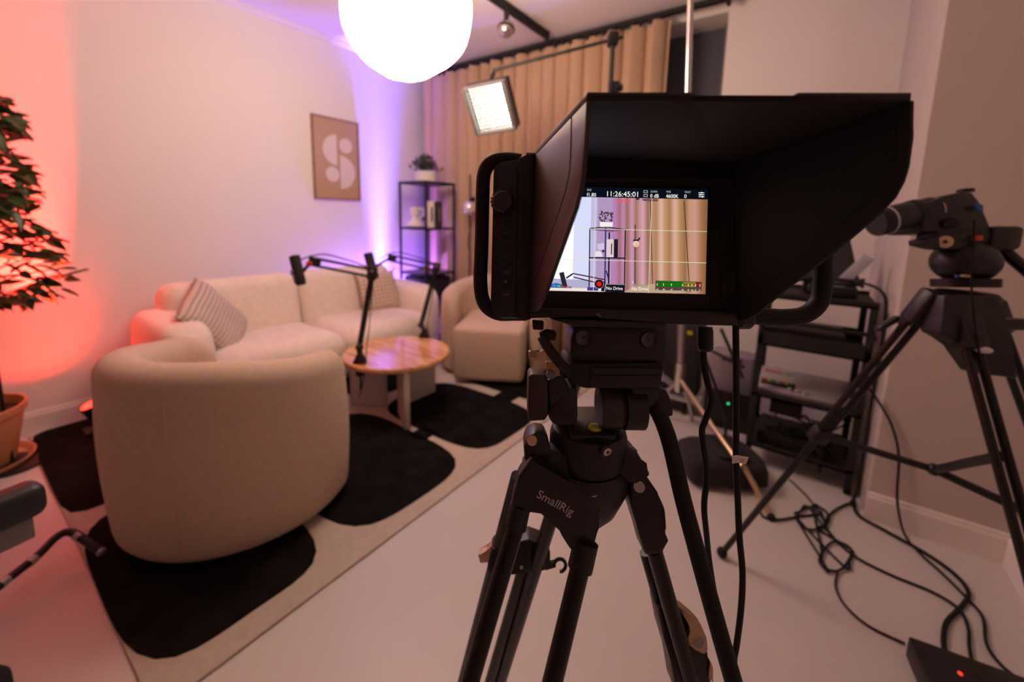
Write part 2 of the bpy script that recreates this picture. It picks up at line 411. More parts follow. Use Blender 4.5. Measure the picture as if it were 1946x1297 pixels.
def cushion(name, label, c, nrm, up, size, thick, m, tassels=False):
    x, y, z = frame_from(nrm, V(up)); c = V(c)
    t = bpy.data.objects.new(name, None); COL.objects.link(t); tag(t, label, 'cushion', 'throw cushions on the sofa')
    t.matrix_world = Matrix(((x.x, y.x, z.x, c.x), (x.y, y.y, z.y, c.y), (x.z, y.z, z.z, c.z), (0, 0, 0, 1))); t.empty_display_size = .05
    def side(sg):
        def fn(u, v):
            a, b = 2*u-1, 2*v-1
            h = thick/2*((1-a**4)*(1-b**4))**.6
            pinch = 1-.07*(1-abs(a)**2)*abs(b)**6; p2 = 1-.07*(1-abs(b)**2)*abs(a)**6
            return (a*size/2*p2, b*size/2*pinch, sg*h+.012*noise.noise((a*1.5, b*1.5, 3.1*sg)))
        return fn
    mb = MB(); mb.grid(side(1), 22, 22); mb.grid(side(-1), 22, 22); bmesh.ops.remove_doubles(mb.bm, verts=mb.bm.verts, dist=.004)
    mb.obj('cover', m, t, local=True, sharp=3)
    if tassels:
        for sx in (-1, 1):
            for sy in (-1, 1):
                p = V((sx*size/2, sy*size/2, 0))
                MB().tube([p*.98, p*1.05+V((0, 0, .004)), p*1.10+V((.004, -.012, 0))], .006, 6, radii=[.005, .009, .007]).obj('tassel', M_CHK2, t, local=True)
    return t
cushion('throw_cushion', 'brown and cream striped cushion leaning in the red lit sofa corner', (-2.76, .915, .565), (.62, .60, .50), (.25, -.36, 1), .41, .13, M_CHK1)
cushion('throw_cushion', 'beige checked cushion with tassels below the microphone elbow', (-2.79, 2.07, .565), (.90, -.20, .30), (-.25, 0, 1), .33, .12, M_CHK2, True)

# ================================================================== COFFEE TABLE
TC = V((-1.955, 1.575, 0)); TZ = .375; TR_ = .312
ct = thing('coffee_table', 'round low coffee table with striped wood top and slab legs', 'table', (TC.x, TC.y, .014))
MB().lathe([(TR_-.006, TZ-.030), (TR_, TZ-.024), (TR_, TZ-.006), (TR_-.006, TZ)], (TC.x, TC.y, 0), n=72).obj('tabletop', M_WOOD, ct)
for a in (-30, 90, 210):
    a = math.radians(a); d = V((math.cos(a), math.sin(a), 0)); p = V((-d.y, d.x, 0))
    MB().obox(TC+d*.187+V((0, 0, (TZ-.03+.015)/2)), d, p, (0, 0, 1), (.225, .032, TZ-.03-.015), .003, 2).obj('slab_leg', M_LEGP, ct)

# ================================================================== BOOM ARMS AND MICROPHONES
def boom_arm(label, base, low_top, elbow, tip, rods_off):
    """base clamp on the table edge, lower twin rods, elbow, upper twin rods, tip joint"""
    t = thing('desk_microphone_stand', label, 'microphone arm', tuple(base), group='desk microphone arms on the coffee table')
    b = V(base); up = V((0, 0, 1))
    tri = [b+RT*-.035+up*0, b+RT*.035, b+RT*.012+up*.055, b+RT*-.008+up*.055]
    MB().prism([p-FW*.025 for p in tri], FW*.05, .004).obj('clamp_base', M_BLK, t)
    MB().box((b.x-.02, b.y-.02, b.z-.075), (b.x+.02, b.y+.02, b.z-.03), .005, 2).obj('clamp_jaw', M_BLK, t)
    MB().cyl(b-up*.16, b-up*.07, .006, n=8).obj('clamp_screw', M_BLKS, t)
    MB().cyl(b+up*.05, low_top, .015, n=12).sphere(low_top, .022).obj('pivot', M_BLK, t)
    for s_ in (-1, 1):
        MB().cyl(low_top+RT*.008*s_, elbow+RT*.008*s_, .0075, n=8).obj('lower_rod', M_BLKS, t)
    MB().sphere(elbow, .026).obox(elbow, (elbow-low_top), FW, (elbow-low_top).cross(FW), (.075, .03, .05), .008).obj('elbow_joint', M_BLK, t)
    d = (tip-elbow).normalized(); q = d.cross(FW).normalized()
    if q.z < 0: q = -q
    for s_ in (-1, 1):
        MB().cyl(elbow+q*.019*s_, tip+q*.019*s_-d*.02, .0072, n=8).obj('upper_rod', M_BLKS, t)
    MB().obox(tip-d*.015, d, q, d.cross(q), (.06, .05, .026), .008).obj('tip_joint', M_BLK, t)
    mid = (elbow+tip)/2
    MB().tube([elbow+q*.02, elbow*.75+tip*.25+q*.038, mid+q*.045, tip*.8+elbow*.2+q*.05, tip+q*.03, tip+d*.04+q*.005, tip+d*.07-q*.025], .0038, 6).obj('cable', M_RUBBER, t)
    MB().tube([elbow+RT*.012, elbow*.6+low_top*.4+RT*.022, elbow*.3+low_top*.7+RT*.034, low_top+RT*.04, b+RT*.03-up*.02, b+RT*.012-up*.12, b-RT*.012-up*.2], .003, 6).obj('cable', M_RUBBER, t)
    return t
D1 = 2.30
base1 = onz(684, 690, TZ+.002)
boom_arm('near black boom arm clamped to the left table edge', base1, at(683, 660, 2.27), at(707, 520, 2.22), at(592, 497, 2.14), 1)
D2 = 2.8
base2 = onz(806, 641, TZ+.002)
boom_arm('farther black boom arm clamped to the back table edge', base2, at(800, 618, 2.80), at(829, 510, 2.78), at(741, 490, 2.82), 1)
def mic(label, a, b, D, tip):
    A, B = at(*a, D), at(*b, D); ax = (B-A).normalized(); L = (B-A).length; r = L*.165
    t = thing('podcast_microphone', label, 'microphone', tuple(B), group='podcast microphones')
    MB().lathe([(r*.75, 0), (r*1.04, L*.03), (r*1.04, L*.42), (r*.95, L*.44)], A, ax, 20).obj('foam_windscreen', M_NAVY, t)
    MB().lathe([(r*.98, L*.44), (r*.98, L*.93), (r*.8, L)], A, ax, 20).obj('body', M_BLKM, t)
    c = A+ax*L*.56; q = ax.cross(FW).normalized()
    MB().cyl(c-q*r*1.45, c+q*r*1.45, r*.28, n=10).obj('yoke_pin', M_BLK, t)
    MB().tube([c-q*r*1.4, c-q*r*1.3-ax*.02, c-q*r*1.2+ax*L*.3, c-q*r*.6+ax*L*.42], .003, 6).obj('yoke', M_BLK, t)
    MB().cyl(c+q*r*1.0*(1 if (tip-c).dot(q) > 0 else -1), tip, .009, n=8).obj('mount', M_BLK, t)
    return t
mic('black podcast microphone held out over the sofa by the near arm', (559, 486), (573, 542), 2.10, at(590, 500, 2.13))
mic('black podcast microphone in front of the violet glow', (699, 481), (713, 530), 2.86, at(735, 494, 2.82))
# red ring on the near joint
o = MB().cyl(at(584, 503, 2.115), at(591, 500, 2.115), .013, n=12).obj('colour_ring', mat('red_plastic', (.5, .03, .02, 1), .4), bpy.data.objects['desk_microphone_stand'])

# ================================================================== PENDANT LANTERN
LC = at(774, 26, 1.90); LR = .290
pl = thing('paper_lantern', 'large glowing white paper lantern hanging from the ceiling', 'pendant lamp', tuple(LC))
m_lan = emit('lantern_glow', (1, .70, .56, 1), LANTERN_E)
def lan(u, v):
    a = 2*pi*u; b = pi*(v*.965+.012); sb_ = math.sin(b)**(1.18 if b > pi/2 else 1.); d = V((sb_*math.cos(a), sb_*math.sin(a), math.cos(b)))
    r = LR*(1+.075*noise.noise(d*1.6+V((3.3, 1.2, 7.7)))+.03*noise.noise(d*3.1+V((1, 5, 2))))
    return LC+V((d.x*r, d.y*r, d.z*r*.99))
mb = MB(); mb.grid(lan, 48, 30, close_u=True); mb.obj('shade', m_lan, pl, sharp=3)
bz = LC.z-LR*.985
mb = MB(); mb.tube([V((LC.x+.045*math.cos(a), LC.y+.045*math.sin(a), bz+.004)) for a in [2*pi*i/24 for i in range(25)]], .003, 6, smooth=0); mb.obj('bottom_ring', M_WHITE, pl)
MB().cyl((LC.x, LC.y, LC.z+LR*.9), (LC.x, LC.y, ZC), .004, n=8).obj('cord', M_WHITE, pl)
MB().lathe([(.05, 0), (.05, .015), (.03, .03)], (LC.x, LC.y, ZC-.03)).obj('ceiling_rose', M_WHITE, pl)

# ================================================================== PICTURE
px = XL
pc = thing('framed_print', 'framed tan print of white circles and half circles', 'picture', (px, 2.03, 1.3))
y0, y1, z0, z1 = 1.820, 2.236, 1.296, 1.95
for (a, b) in (((y0, z0), (y1, z0+.012)), ((y0, z1-.012), (y1, z1)), ((y0, z0), (y0+.012, z1)), ((y1-.012, z0), (y1, z1))):
    MB().box((px, a[0], a[1]), (px+.022, b[0], b[1]), .001, 1).obj('frame_bar', mat('frame_wood', (.30, .17, .10, 1), .5), pc, smooth=False)
MB().box((px, y0+.01, z0+.01), (px+.012, y1-.01, z1-.01)).obj('print', mat('print_tan', (.50, .34, .22, 1), .7), pc, smooth=False)
W, H = y1-y0, z1-z0
def disc(cu, cv, r, a0, a1):
    pts = [V((px+.0125, y0+cu*W+r*math.cos(a), z0+cv*H+r*math.sin(a))) for a in [a0+(a1-a0)*i/28 for i in range(29)]]
    MB().prism(pts, V((.0008, 0, 0))).obj('shape', mat('print_white', (.74, .66, .60, 1), .8), pc, smooth=False)
disc(.50, .615, .122, pi/2, 3*pi/2); disc(.70, .685, .060, 0, 2*pi); disc(.565, .35, .136, -pi/2, pi/2); disc(.395, .315, .060, 0, 2*pi)

# ================================================================== SHELF IN THE CORNER
SX0, SX1, SY0, SY1 = -3.03, -2.68, 2.487, 2.85; SZ = 1.476
sh = thing('shelf_unit', 'slim black metal shelf unit in the corner beside the curtain', 'shelf', (-2.855, 2.67, 0))
M_SHB = mat('shelf_metal', (.02, .018, .022, 1), .4, metal=.4)
for x in (SX0, SX1-.018):
    for y in (SY0, SY1-.018): MB().box((x, y, 0), (x+.018, y+.018, SZ), .001, 1).obj('post', M_SHB, sh, smooth=False)
LV = (SZ, 1.075, .67, .27)
for z in LV:
    MB().box((SX0, SY0, z-.02), (SX1, SY0+.012, z)).obj('rail', M_SHB, sh, smooth=False); MB().box((SX0, SY1-.012, z-.02), (SX1, SY1, z)).obj('rail', M_SHB, sh, smooth=False)
    MB().box((SX0, SY0, z-.02), (SX0+.012, SY1, z)).obj('rail', M_SHB, sh, smooth=False); MB().box((SX1-.012, SY0, z-.02), (SX1, SY1, z)).obj('rail', M_SHB, sh, smooth=False)
    MB().box((SX0+.012, SY0+.012, z-.010), (SX1-.012, SY1-.012, z-.004)).obj('shelf_board', mat('shelf_board', (.05, .045, .05, 1), .35), sh, smooth=False)
# plant on top
pp = V((-2.86, 2.66, SZ))
t = thing('potted_plant', 'small bushy plant in a white pot on top of the shelf unit', 'plant', tuple(pp))
MB().lathe([(.088, 0), (.097, .01), (.102, .095), (.096, .095), (.094, .075)], pp, n=32).obj('pot', M_WHITE, t)
MB().lathe([(.001, .0), (.094, .0)], pp+V((0, 0, .082)), n=24, cap=False).obj('soil', M_SOIL, t)
mb = MB(); rnd = random.Random(3)
for i in range(230):
    a = rnd.random()*2*pi; el = rnd.uniform(.15, 1.45); L = rnd.uniform(.08, .16)
    d = V((math.cos(a)*math.cos(el), math.sin(a)*math.cos(el), math.sin(el))); p = pp+V((0, 0, .08))+d*L
    x, y, z = frame_from(d+V((rnd.uniform(-.6, .6), rnd.uniform(-.6, .6), rnd.uniform(-.3, .5)))); l_, w_ = .028, .012
    q = [p-z*l_, p+x*w_, p+z*l_, p-x*w_]; mb.face([mb.bm.verts.new(k) for k in q])
    if i % 6 == 0: mb.cyl(pp+V((0, 0, .07)), p, .0022, n=5)
o = mb.obj('foliage', M_LEAF2, t); o['kind'] = 'stuff'
# ornament
op = V((-2.90, 2.56, 1.075)); t = thing('ornament', 'white rounded ornament with a loop handle on the shelf', 'ornament', tuple(op))
MB().lathe([(.06, 0), (.072, .012), (.06, .045), (.028, .075), (.022, .10)], op, n=24).obj('body', M_WHITE, t)
MB().lathe([(.030, .10), (.040, .13), (.040, .17), (.034, .175)], op, n=24).obj('globe', M_WHITE, t)
MB().tube([op+RT*.03+V((0, 0, .07)), op+RT*.075+V((0, 0, .10)), op+RT*.075+V((0, 0, .16)), op+RT*.03+V((0, 0, .165))], .008, 8).obj('handle', M_WHITE, t)
MB().sphere(op+RT*.078+V((0, 0, .075)), .018).obj('knob', M_BLK, t)
bp = V((-2.715, 2.62, 1.075))
def book(label, c, w_, dp, h, m, dark):
    c = V(c); t = thing('boxed_book', label, 'book', tuple(c), group='boxed books on the shelf'); back = V((-_r.y, _r.x, 0))
    MB().obox(c+V((0, 0, h/2)), _r, back, (0, 0, 1), (w_, dp, h), .002, 1).obj('cover', m, t, smooth=False)
    MB().obox(c+V((0, 0, h*.5))-back*dp/2+_r*w_*.28, _r, back, (0, 0, 1), (w_*.2, .0015, h*.55)).obj('spine_mark', M_BLKM if not dark else M_GREY, t, smooth=False)
    return t
book('upright white boxed book standing on the shelf', (-2.785, 2.64, 1.075), .080, .10, .235, M_PAPER, False)
book('upright black boxed book beside the white one', (-2.742, 2.705, 1.075), .046, .09, .232, M_BLKM, True)
t = thing('storage_box', 'black storage box filling the lower part of the shelf unit', 'box', (-2.84, 2.67, .27))
MB().box((-2.985, 2.515, .271), (-2.715, 2.815, .60), .006, 2).obj('body', M_BLKM, t)
MB().box((-2.99, 2.51, .58), (-2.71, 2.82, .63), .006, 2).obj('lid', M_BLKM, t)
o = MB().lathe([(.03, 0), (.035, .01), (.03, .05), (.015, .065)], (-2.80, 2.60, .671), n=20).obj('small_jar', mat('amber_jar', (.45, .22, .1, 1), .3)); tag(o, 'small amber jar on the shelf above the black box', 'jar')

# ================================================================== CEILING TRACK WITH BULB SPOT
t = thing('ceiling_track', 'black ceiling track running towards the curtain', 'track', (-1.742, 1.8, 2.5))
MB().box((-1.758, .5, 2.505), (-1.726, 2.84, 2.56), .003, 1).obj('track_rail', M_BLKM, t, smooth=False)
MB().box((-1.762, 2.83, 2.50), (-1.722, 2.85, 2.56), .003, 1).obj('end_cap', M_BLKM, t, smooth=False)
sp = V((-1.742, 2.33, 2.40)); t = thing('track_spotlight', 'small mirrored globe bulb hanging from the black ceiling track', 'spotlight', tuple(sp))
MB().cyl(sp+V((0, 0, .045)), (sp.x, sp.y, 2.505), .018, n=14).obj('holder', M_BLK, t)
MB().sphere(sp, .055).obj('globe_bulb', mat('smoked_glass', (.55, .5, .48, 1), .08, metal=.9), t)
MB().lathe([(.057, -.008), (.059, 0), (.057, .008)], sp, (0, .3, 1), 24, cap=False).obj('collar', M_BLK, t)

# ================================================================== LED PANEL WITH GRID ON A BOOM STAND
PC = at(934, 204, 2.62)
pn = V((.24, -.80, -.52)).normalized()     # facing down into the set
pu = V((-.10, -.55, 1)); pu = (pu-pn*pu.dot(pn)).normalized(); prr = pu.cross(pn).normalized()
pu, prr = (pu*math.cos(.12)+prr*math.sin(.12)).normalized(), (prr*math.cos(.12)-pu*math.sin(.12)).normalized()
PW, PH = .285, .30
t = thing('led_softbox', 'bright square led softbox with a fabric grid below the curtain rail', 'studio light', tuple(PC))
MB().obox(PC-pn*.035, prr, pu, pn, (PW, PH, .05), .004).obj('housing', M_BLKM, t)
MB().obox(PC-pn*.004, prr, pu, pn, (PW-.03, PH-.03, .006)).obj('diffuser', emit('led_face', (1, .86, .72, 1), SOFTBOX_E), t, smooth=False)
for s_ in (-1, 1):
    MB().obox(PC+pn*.022+prr*s_*(PW/2-.006), prr, pu, pn, (.012, PH, .055), .002).obj('edge', M_GREY, t)
    MB().obox(PC+pn*.022+pu*s_*(PH/2-.006), prr, pu, pn, (PW, .012, .055), .002).obj('edge', M_GREY, t)
M_GRID = mat('grid_cloth', (.05, .05, .05, 1), .8)
for i in range(1, 13):
    f = -.5+i/13
    MB().obox(PC+pn*.018+prr*f*(PW-.02), prr, pu, pn, (.0036, PH-.03, .026)).obj('grid_strip', M_GRID, t, smooth=False)
    MB().obox(PC+pn*.018+pu*f*(PH-.02), prr, pu, pn, (PW-.03, .0036, .026)).obj('grid_strip', M_GRID, t, smooth=False)
MB().tube([PC-pn*.06+pu*.02, PC-pn*.11+pu*.13, at(938, 140, 2.66)], .014, 8).obj('bracket', M_BLK, t)
# boom stand
bt = at(1165, 75, 2.42); bb = V((bt.x, bt.y, 0))
t = thing('boom_light_stand', 'black boom stand reaching over to the led softbox', 'light stand', (bb.x, bb.y, 0))
MB().cyl((bb.x, bb.y, .35), bt, .014, n=12).obj('column', M_BLK, t)
MB().cyl(at(936, 134, 2.66), at(1185, 70, 2.40), .010, n=10).obj('boom_bar', M_BLK, t)
MB().obox(bt, RT, FW, (0, 0, 1), (.06, .06, .07), .01).obj('boom_clamp', M_BLK, t)
MB().obox(at(1166, 170, 2.38), RT, FW, (0, 0, 1), (.06, .05, .08), .01).obj('height_clamp', M_BLK, t)
MB().cyl(at(1170, 168, 2.34), at(1182, 166, 2.34), .02, n=10).obj('knob', M_BLK, t)
for k in range(3):
    a = 2*pi*k/3+.5; MB().cyl((bb.x, bb.y, .5), (bb.x+.38*math.cos(a), bb.y+.33*math.sin(a), .012), .011, n=8).obj('leg', M_BLK, t)

# ================================================================== FLOOR LAMP BEHIND THE STUDIO CAMERA
fp = V((-2.20, 2.80, 0)); fp = V((at(893, 400, 3.3).x, 2.86, 0)); fr = ray(893, 400); fp = V((fr.x/fr.y*2.84, 2.84, 0))
t = thing('floor_lamp', 'thin black floor lamp with a clear globe bulb before the curtain', 'lamp', tuple(fp))
MB().lathe([(.11, 0), (.11, .012), (.02, .02)], fp, n=28).obj('foot', M_BLK, t)
MB().cyl(fp, fp+V((0, 0, 1.55)), .007, n=8).obj('pole', M_BLK, t)
gz = ony(897, 396, 2.82).z
MB().cyl(fp+V((0, 0, gz+.05)), fp+V((.06, -.02, gz+.08)), .022, n=12).obj('socket', M_BLK, t)
MB().sphere(fp+V((.02, -.03, gz)), .062).obj('globe_bulb', mat('iridescent_glass', (.8, .75, .8, 1), .05, metal=.5), t)
MB().tube([fp+V((.0, -.02, gz-.05)), fp+V((.03, -.02, gz-.15)), fp+V((-.01, -.015, gz-.3)), fp+V((.02, -.015, gz-.45)), fp+V((.0, -.012, gz-.8)), fp+V((.0, -.012, .1))], .0035, 6).obj('cord', M_RUBBER, t)

# ================================================================== COLOURED UPLIGHTS
rp = onx(178, 772, -2.99); rp.z = 0
t = thing('red_uplight', 'small black floor spotlight glowing red by the baseboard', 'uplight', tuple(rp))
rd = V((.02, -.42, 1)).normalized(); rc = rp+V((0, 0, .14))
MB().box((rp.x-.05, rp.y-.05, .014), (rp.x+.05, rp.y+.05, .03), .004).obj('foot', M_BLK, t)
MB().tube([rp+V((0, .045, .02)), rp+V((0, .05, .07)), rc+V((0, .036, 0))], .006, 6).obj('bracket', M_BLK, t)
MB().lathe([(.03, -.09), (.044, -.07), (.047, .028), (.041, .028)], rc, rd, 24).obj('can', M_BLK, t)
MB().lathe([(.001, .0), (.041, .0)], rc+rd*.029, rd, 24, cap=False).obj('lens', emit('red_lens', (1, .03, .02, 1), 6), t)
MB().tube([rp+V((0, -.05, .03)), rp+V((-.03, -.09, .07)), rp+V((-.06, -.13, .05)), rp+V((-.05, -.17, .02)), rp+V((-.08, -.22, .018))], .004, 6).obj('cord', M_RUBBER, t)
spot('red_beam', rc+rd*.035, (-.165, -.19, 1), 1350, (1, .030, .018), math.radians(33), .7, .02)
spot('red_flood', rc+rd*.035, (-.40, -.45, 1), 38, (1, .035, .02), math.radians(92), 1., .02)
spot('red_spill', rc+rd*.035, (.02, .25, 1), 5, (1, .035, .02), math.radians(150), .9, .02)
vp = V((-3.155, 2.44, 0))
t = thing('violet_uplight', 'low violet floor uplight hidden behind the sofa end', 'uplight', tuple(vp))
MB().box((vp.x-.045, vp.y-.19, 0), (vp.x+.045, vp.y+.19, .10), .008).obj('housing', M_BLK, t)
MB().box((vp.x-.035, vp.y-.175, .10), (vp.x+.035, vp.y+.175, .103)).obj('lens', emit('violet_lens', (.42, .25, 1, 1), 6), t, smooth=False)
al = bpy.data.lights.new('violet_beam', 'AREA'); al.shape = 'RECTANGLE'; al.size = .07; al.size_y = .38; al.energy = 26; al.color = (.15, .11, 1); al.spread = math.radians(20)
ao = bpy.data.objects.new('violet_beam', al); COL.objects.link(ao); ao.location = vp+V((0, 0, .11))
ao.rotation_euler = V((-.035, 0, 1)).to_track_quat('-Z', 'Y').to_euler()
spot('violet_spill', vp+V((0, 0, .12)), (.45, .05, 1), 200, (.30, .13, 1), math.radians(172), .6, .05)

# ================================================================== FICUS IN POT
fc = V((-2.985, .005, 0))
t = thing('potted_ficus', 'leafy ficus tree in a terracotta pot lit red from behind', 'plant', tuple(fc))
MB().lathe([(.001, .0), (.155, .0), (.185, .012), (.195, .032), (.186, .032), (.165, .014), (.001, .012)], fc, n=40, cap=False).obj('saucer', M_TERRA, t)
MB().lathe([(.125, .013), (.132, .02), (.178, .245), (.188, .25), (.192, .285), (.180, .285), (.172, .24), (.001, .235)], fc, n=40, cap=False).obj('pot', M_TERRA, t)
MB().lathe([(.001, .0), (.172, .0)], fc+V((0, 0, .243)), n=32, cap=False).obj('soil', M_SOIL, t)
trunk = [fc+V((0, 0, .22)), fc+V((.015, .01, .5)), fc+V((-.01, .0, .8)), fc+V((.01, .02, 1.15)), fc+V((-.01, .03, 1.5)), fc+V((0, .02, 1.8))]
MB().tube(trunk, .015, 10, radii=[.022, .019, .016, .013, .010, .006]).obj('trunk', M_BARK, t)
lm = bpy.data.meshes.new('leaf')
def leaf_mesh(me):
    bm = bmesh.new(); rows = [(-.5, 0), (-.32, .20), (-.05, .27), (.25, .17), (.42, .05), (.5, 0)]; L, Wd = .098, .105
    mid = [bm.verts.new((x*L, 0, -.012*(x+.5)**2)) for x, w_ in rows]
    for s_ in (-1, 1):
        ed = [None if w_ == 0 else bm.verts.new((x*L, s_*w_*Wd*.72, .008-.012*(x+.5)**2)) for x, w_ in rows]
        for i in range(len(rows)-1):
            q = [v for v in (mid[i], mid[i+1], ed[i+1], ed[i]) if v]; q = q if s_ > 0 else q[::-1]
            if len(q) > 2: bm.faces.new(q)
    bmesh.ops.recalc_face_normals(bm, faces=bm.faces); bm.to_mesh(me); bm.free(); me.shade_smooth(); me.materials.append(M_LEAF)
leaf_mesh(lm)
rnd = random.Random(11); branches = []
def edge_at(y):
    K = [(185, 5), (210, 38), (250, 44), (285, 28), (320, 62), (345, 66), (385, 78), (410, 62), (440, 100), (465, 132), (500, 146), (545, 150), (565, 120), (580, 50)]
    for (a, b), (c, d) in zip(K, K[1:]):
        if a <= y <= c: return b+(d-b)*(y-a)/(c-a)
    return 0
n_leaf = 0
while n_leaf < 290:
    y = rnd.uniform(185, 580)
    lo = -230 if rnd.random() < .38 else -20
    x = rnd.uniform(lo, edge_at(y))
    if y > 430 and n_leaf % 3 and x < 20: x = rnd.uniform(0, edge_at(y))
    p = onx(x, y, rnd.uniform(-3.03, -2.66))
    o = bpy.data.objects.new('leaf', lm); COL.objects.link(o); o.parent = t; o.location = p-fc
    out = (p-V((fc.x, fc.y, p.z))).normalized()
    dirv = (out*.8+V((rnd.uniform(-.5, .5), rnd.uniform(-.5, .5), rnd.uniform(-.7, .25)))).normalized()
    xq, yq, zq = frame_from(dirv)
    M3 = Matrix((dirv, xq, dirv.cross(xq))).transposed()
    o.rotation_euler = (M3 @ Matrix.Rotation(rnd.uniform(-.9, .9), 3, 'X')).to_euler(); s_ = rnd.uniform(.75, 1.1); o.scale = (s_, s_, s_)
    branches.append(p); n_leaf += 1
mb = MB()
for i in range(0, len(branches), 6):
    p = branches[i]; k = V((fc.x, fc.y, max(.6, p.z-.22))); m_ = (k+p)/2+V((0, 0, .05))
    mb.tube([k, m_, p], .004, 5, smooth=2, radii=[.006, .004, .002])
mb.obj('branches', M_BARK, t)
# globe lamp at the frame's left edge
gp = at(-14, 378, 1.75); t = thing('globe_floor_lamp', 'clear glass globe bulb of a floor lamp in front of the ficus', 'lamp', (gp.x, gp.y, 0))
MB().sphere(gp, .072, u=28, v=18).obj('globe_bulb', M_GLASS, t)
MB().cyl(gp-RT*.10, gp-RT*.06, .02, n=14).obj('socket', M_BLK, t)
MB().cyl((gp.x-.085, gp.y-.06, .02), (gp.x-.085, gp.y-.06, gp.z+.15), .007, n=8).obj('pole', M_BLK, t)
MB().lathe([(.12, .0), (.12, .012), (.02, .02)], (gp.x-.085, gp.y-.06, 0), n=24).obj('foot', M_BLK, t)

# ================================================================== THINGS AT THE LEFT EDGE
ap = at(20, 955, .80)
t = thing('folding_chair', 'black padded armrest of a folding chair entering at the left', 'chair', (ap.x, ap.y, 0))
ax_ = (at(74, 930, .82)-at(-60, 985, .74)).normalized(); az = V((0, 0, 1)); ay = az.cross(ax_).normalized(); az = ax_.cross(ay)
ac = (at(22, 962, .82)+at(-138, 1030, .74))/2
MB().obox(ac, ax_, ay, az, (.19, .062, .070), .022, 5).obj('armrest', M_BLK, t)
MB().obox(ac-az*.055-ax_*.01, ax_, ay, az, (.165, .03, .05), .004).obj('arm_bracket', M_GREY, t)
MB().cyl(ac-ax_*.07-az*.05, V((ac.x-.02, ac.y-.16, .0)), .012, n=10).obj('leg', M_BLK, t)
MB().cyl(ac+ax_*.0-az*.05-ax_*.09, V((ac.x-.12, ac.y-.30, .0)), .012, n=10).obj('leg', M_BLK, t)
rodp = [onz(-90, 1185, .06), onz(2, 1112, .07), onz(70, 1058, .08), onz(108, 1021, .09), onz(134, 1012, .09), onz(165, 1030, .07), onz(192, 1049, .045)]
t = thing('banded_stand_leg', 'black stand leg with silver bands lying across the rug edge', 'stand', tuple(rodp[-1]))
MB().tube(rodp, .0125, 12).obj('tube', M_BLK, t)
def band(a, b):
    MB().cyl(a, b, .0135, n=14).obj('silver_band', M_SILV, t)
for i, f in ((1, .03), (2, -.05), (4, .12)):
    d = (rodp[i+1]-rodp[i]).normalized(); c = rodp[i]+d*(f*.3); band(c-d*.010, c+d*.010)
d = (rodp[-1]-rodp[-2]).normalized(); MB().cyl(rodp[-1]-d*.004, rodp[-1]+d*.006, .0135, n=14).obj('end_cap', M_SILV, t)
MB().cyl(rodp[0], rodp[0]+V((-.05, -.12, -.05)), .0125, n=10).obj('foot', M_BLK, t)
bg = onz(-118, 1345, .05); o = MB().obox(bg, RT, FW, (0, 0, 1), (.20, .16, .10), .035, 4).obj('equipment_pouch', M_NAVY); tag(o, 'black equipment pouch on the floor at the lower left corner', 'bag')

# ================================================================== CHROME STAND WITH SANDBAG
pb, ptop = V((-.50, 2.40, 0)), at(1313, -30, 2.02)
t = thing('chrome_stand', 'tall chrome stand rising behind the studio camera', 'stand', tuple(pb))
def lerp(a, b, f): return a+(b-a)*f
MB().cyl(lerp(pb, ptop, .12), lerp(pb, ptop, .55), .019, n=16).obj('lower_column', M_STEEL, t)
MB().cyl(lerp(pb, ptop, .5), lerp(pb, ptop, 1.), .0145, n=16).obj('upper_column', M_CHROME, t)
MB().cyl(lerp(pb, ptop, .1), lerp(pb, ptop, .17), .028, n=14).obj('collar', M_CHROME, t)
leg_pts = [(onz(1465, 982, .01), .19), (onz(1300, 800, .01), .14), (onz(1200, 900, .01), .09)]
kb = lerp(pb, ptop, .13)
MB().tube([kb, onz(1395, 868, .16), onz(1415, 890, .13), onz(1466, 984, .008)], .012, 10, smooth=2).obj('leg', M_CHAMP, t)
MB().tube([kb, V((-.64, 2.44, .12)), V((-.72, 2.48, .008))], .012, 10, smooth=2).obj('leg', M_STEEL, t)
MB().tube([kb, V((-.47, 2.50, .12)), V((-.46, 2.545, .008))], .012, 10, smooth=2).obj('leg', M_STEEL, t)
MB().sphere(onz(1466, 984, .012), .016).obj('foot_tip', M_RUBBER, t)
sb = onz(1368, 888, .10)
t = thing('sandbag', 'dark cloth sandbag slumped over the chrome stand foot', 'sandbag', (sb.x, sb.y, 0))
def pouch(c, sx, sy, sz, rot, seed):
    mb = MB(); bmesh.ops.create_uvsphere(mb.bm, u_segments=28, v_segments=18, radius=1)
    for v in mb.bm.verts:
        p = v.co; q = V([math.copysign(abs(k)**.55, k) for k in p]); nn = noise.noise(p*2.2+V((seed, 0, 0)))*.08
        q = q*(1+nn); v.co = V((q.x*sx, q.y*sy, q.z*sz))
    bmesh.ops.transform(mb.bm, matrix=Matrix.Translation(c) @ Matrix.Rotation(rot, 4, 'Z'), verts=mb.bm.verts)
    return mb
pouch(V((-.285, 2.02, .075)), .115, .13, .072, .5, 1.).obj('pouch', M_NAVY, t, sharp=3)
pouch(V((-.155, 2.10, .07)), .085, .13, .066, .6, 4.).obj('pouch', M_NAVY, t, sharp=3)
MB().obox((-.215, 2.065, .15), (.87, .5, 0), (-.5, .87, 0), (0, 0, 1), (.13, .20, .012), .004).obj('strap', M_BLKM, t)

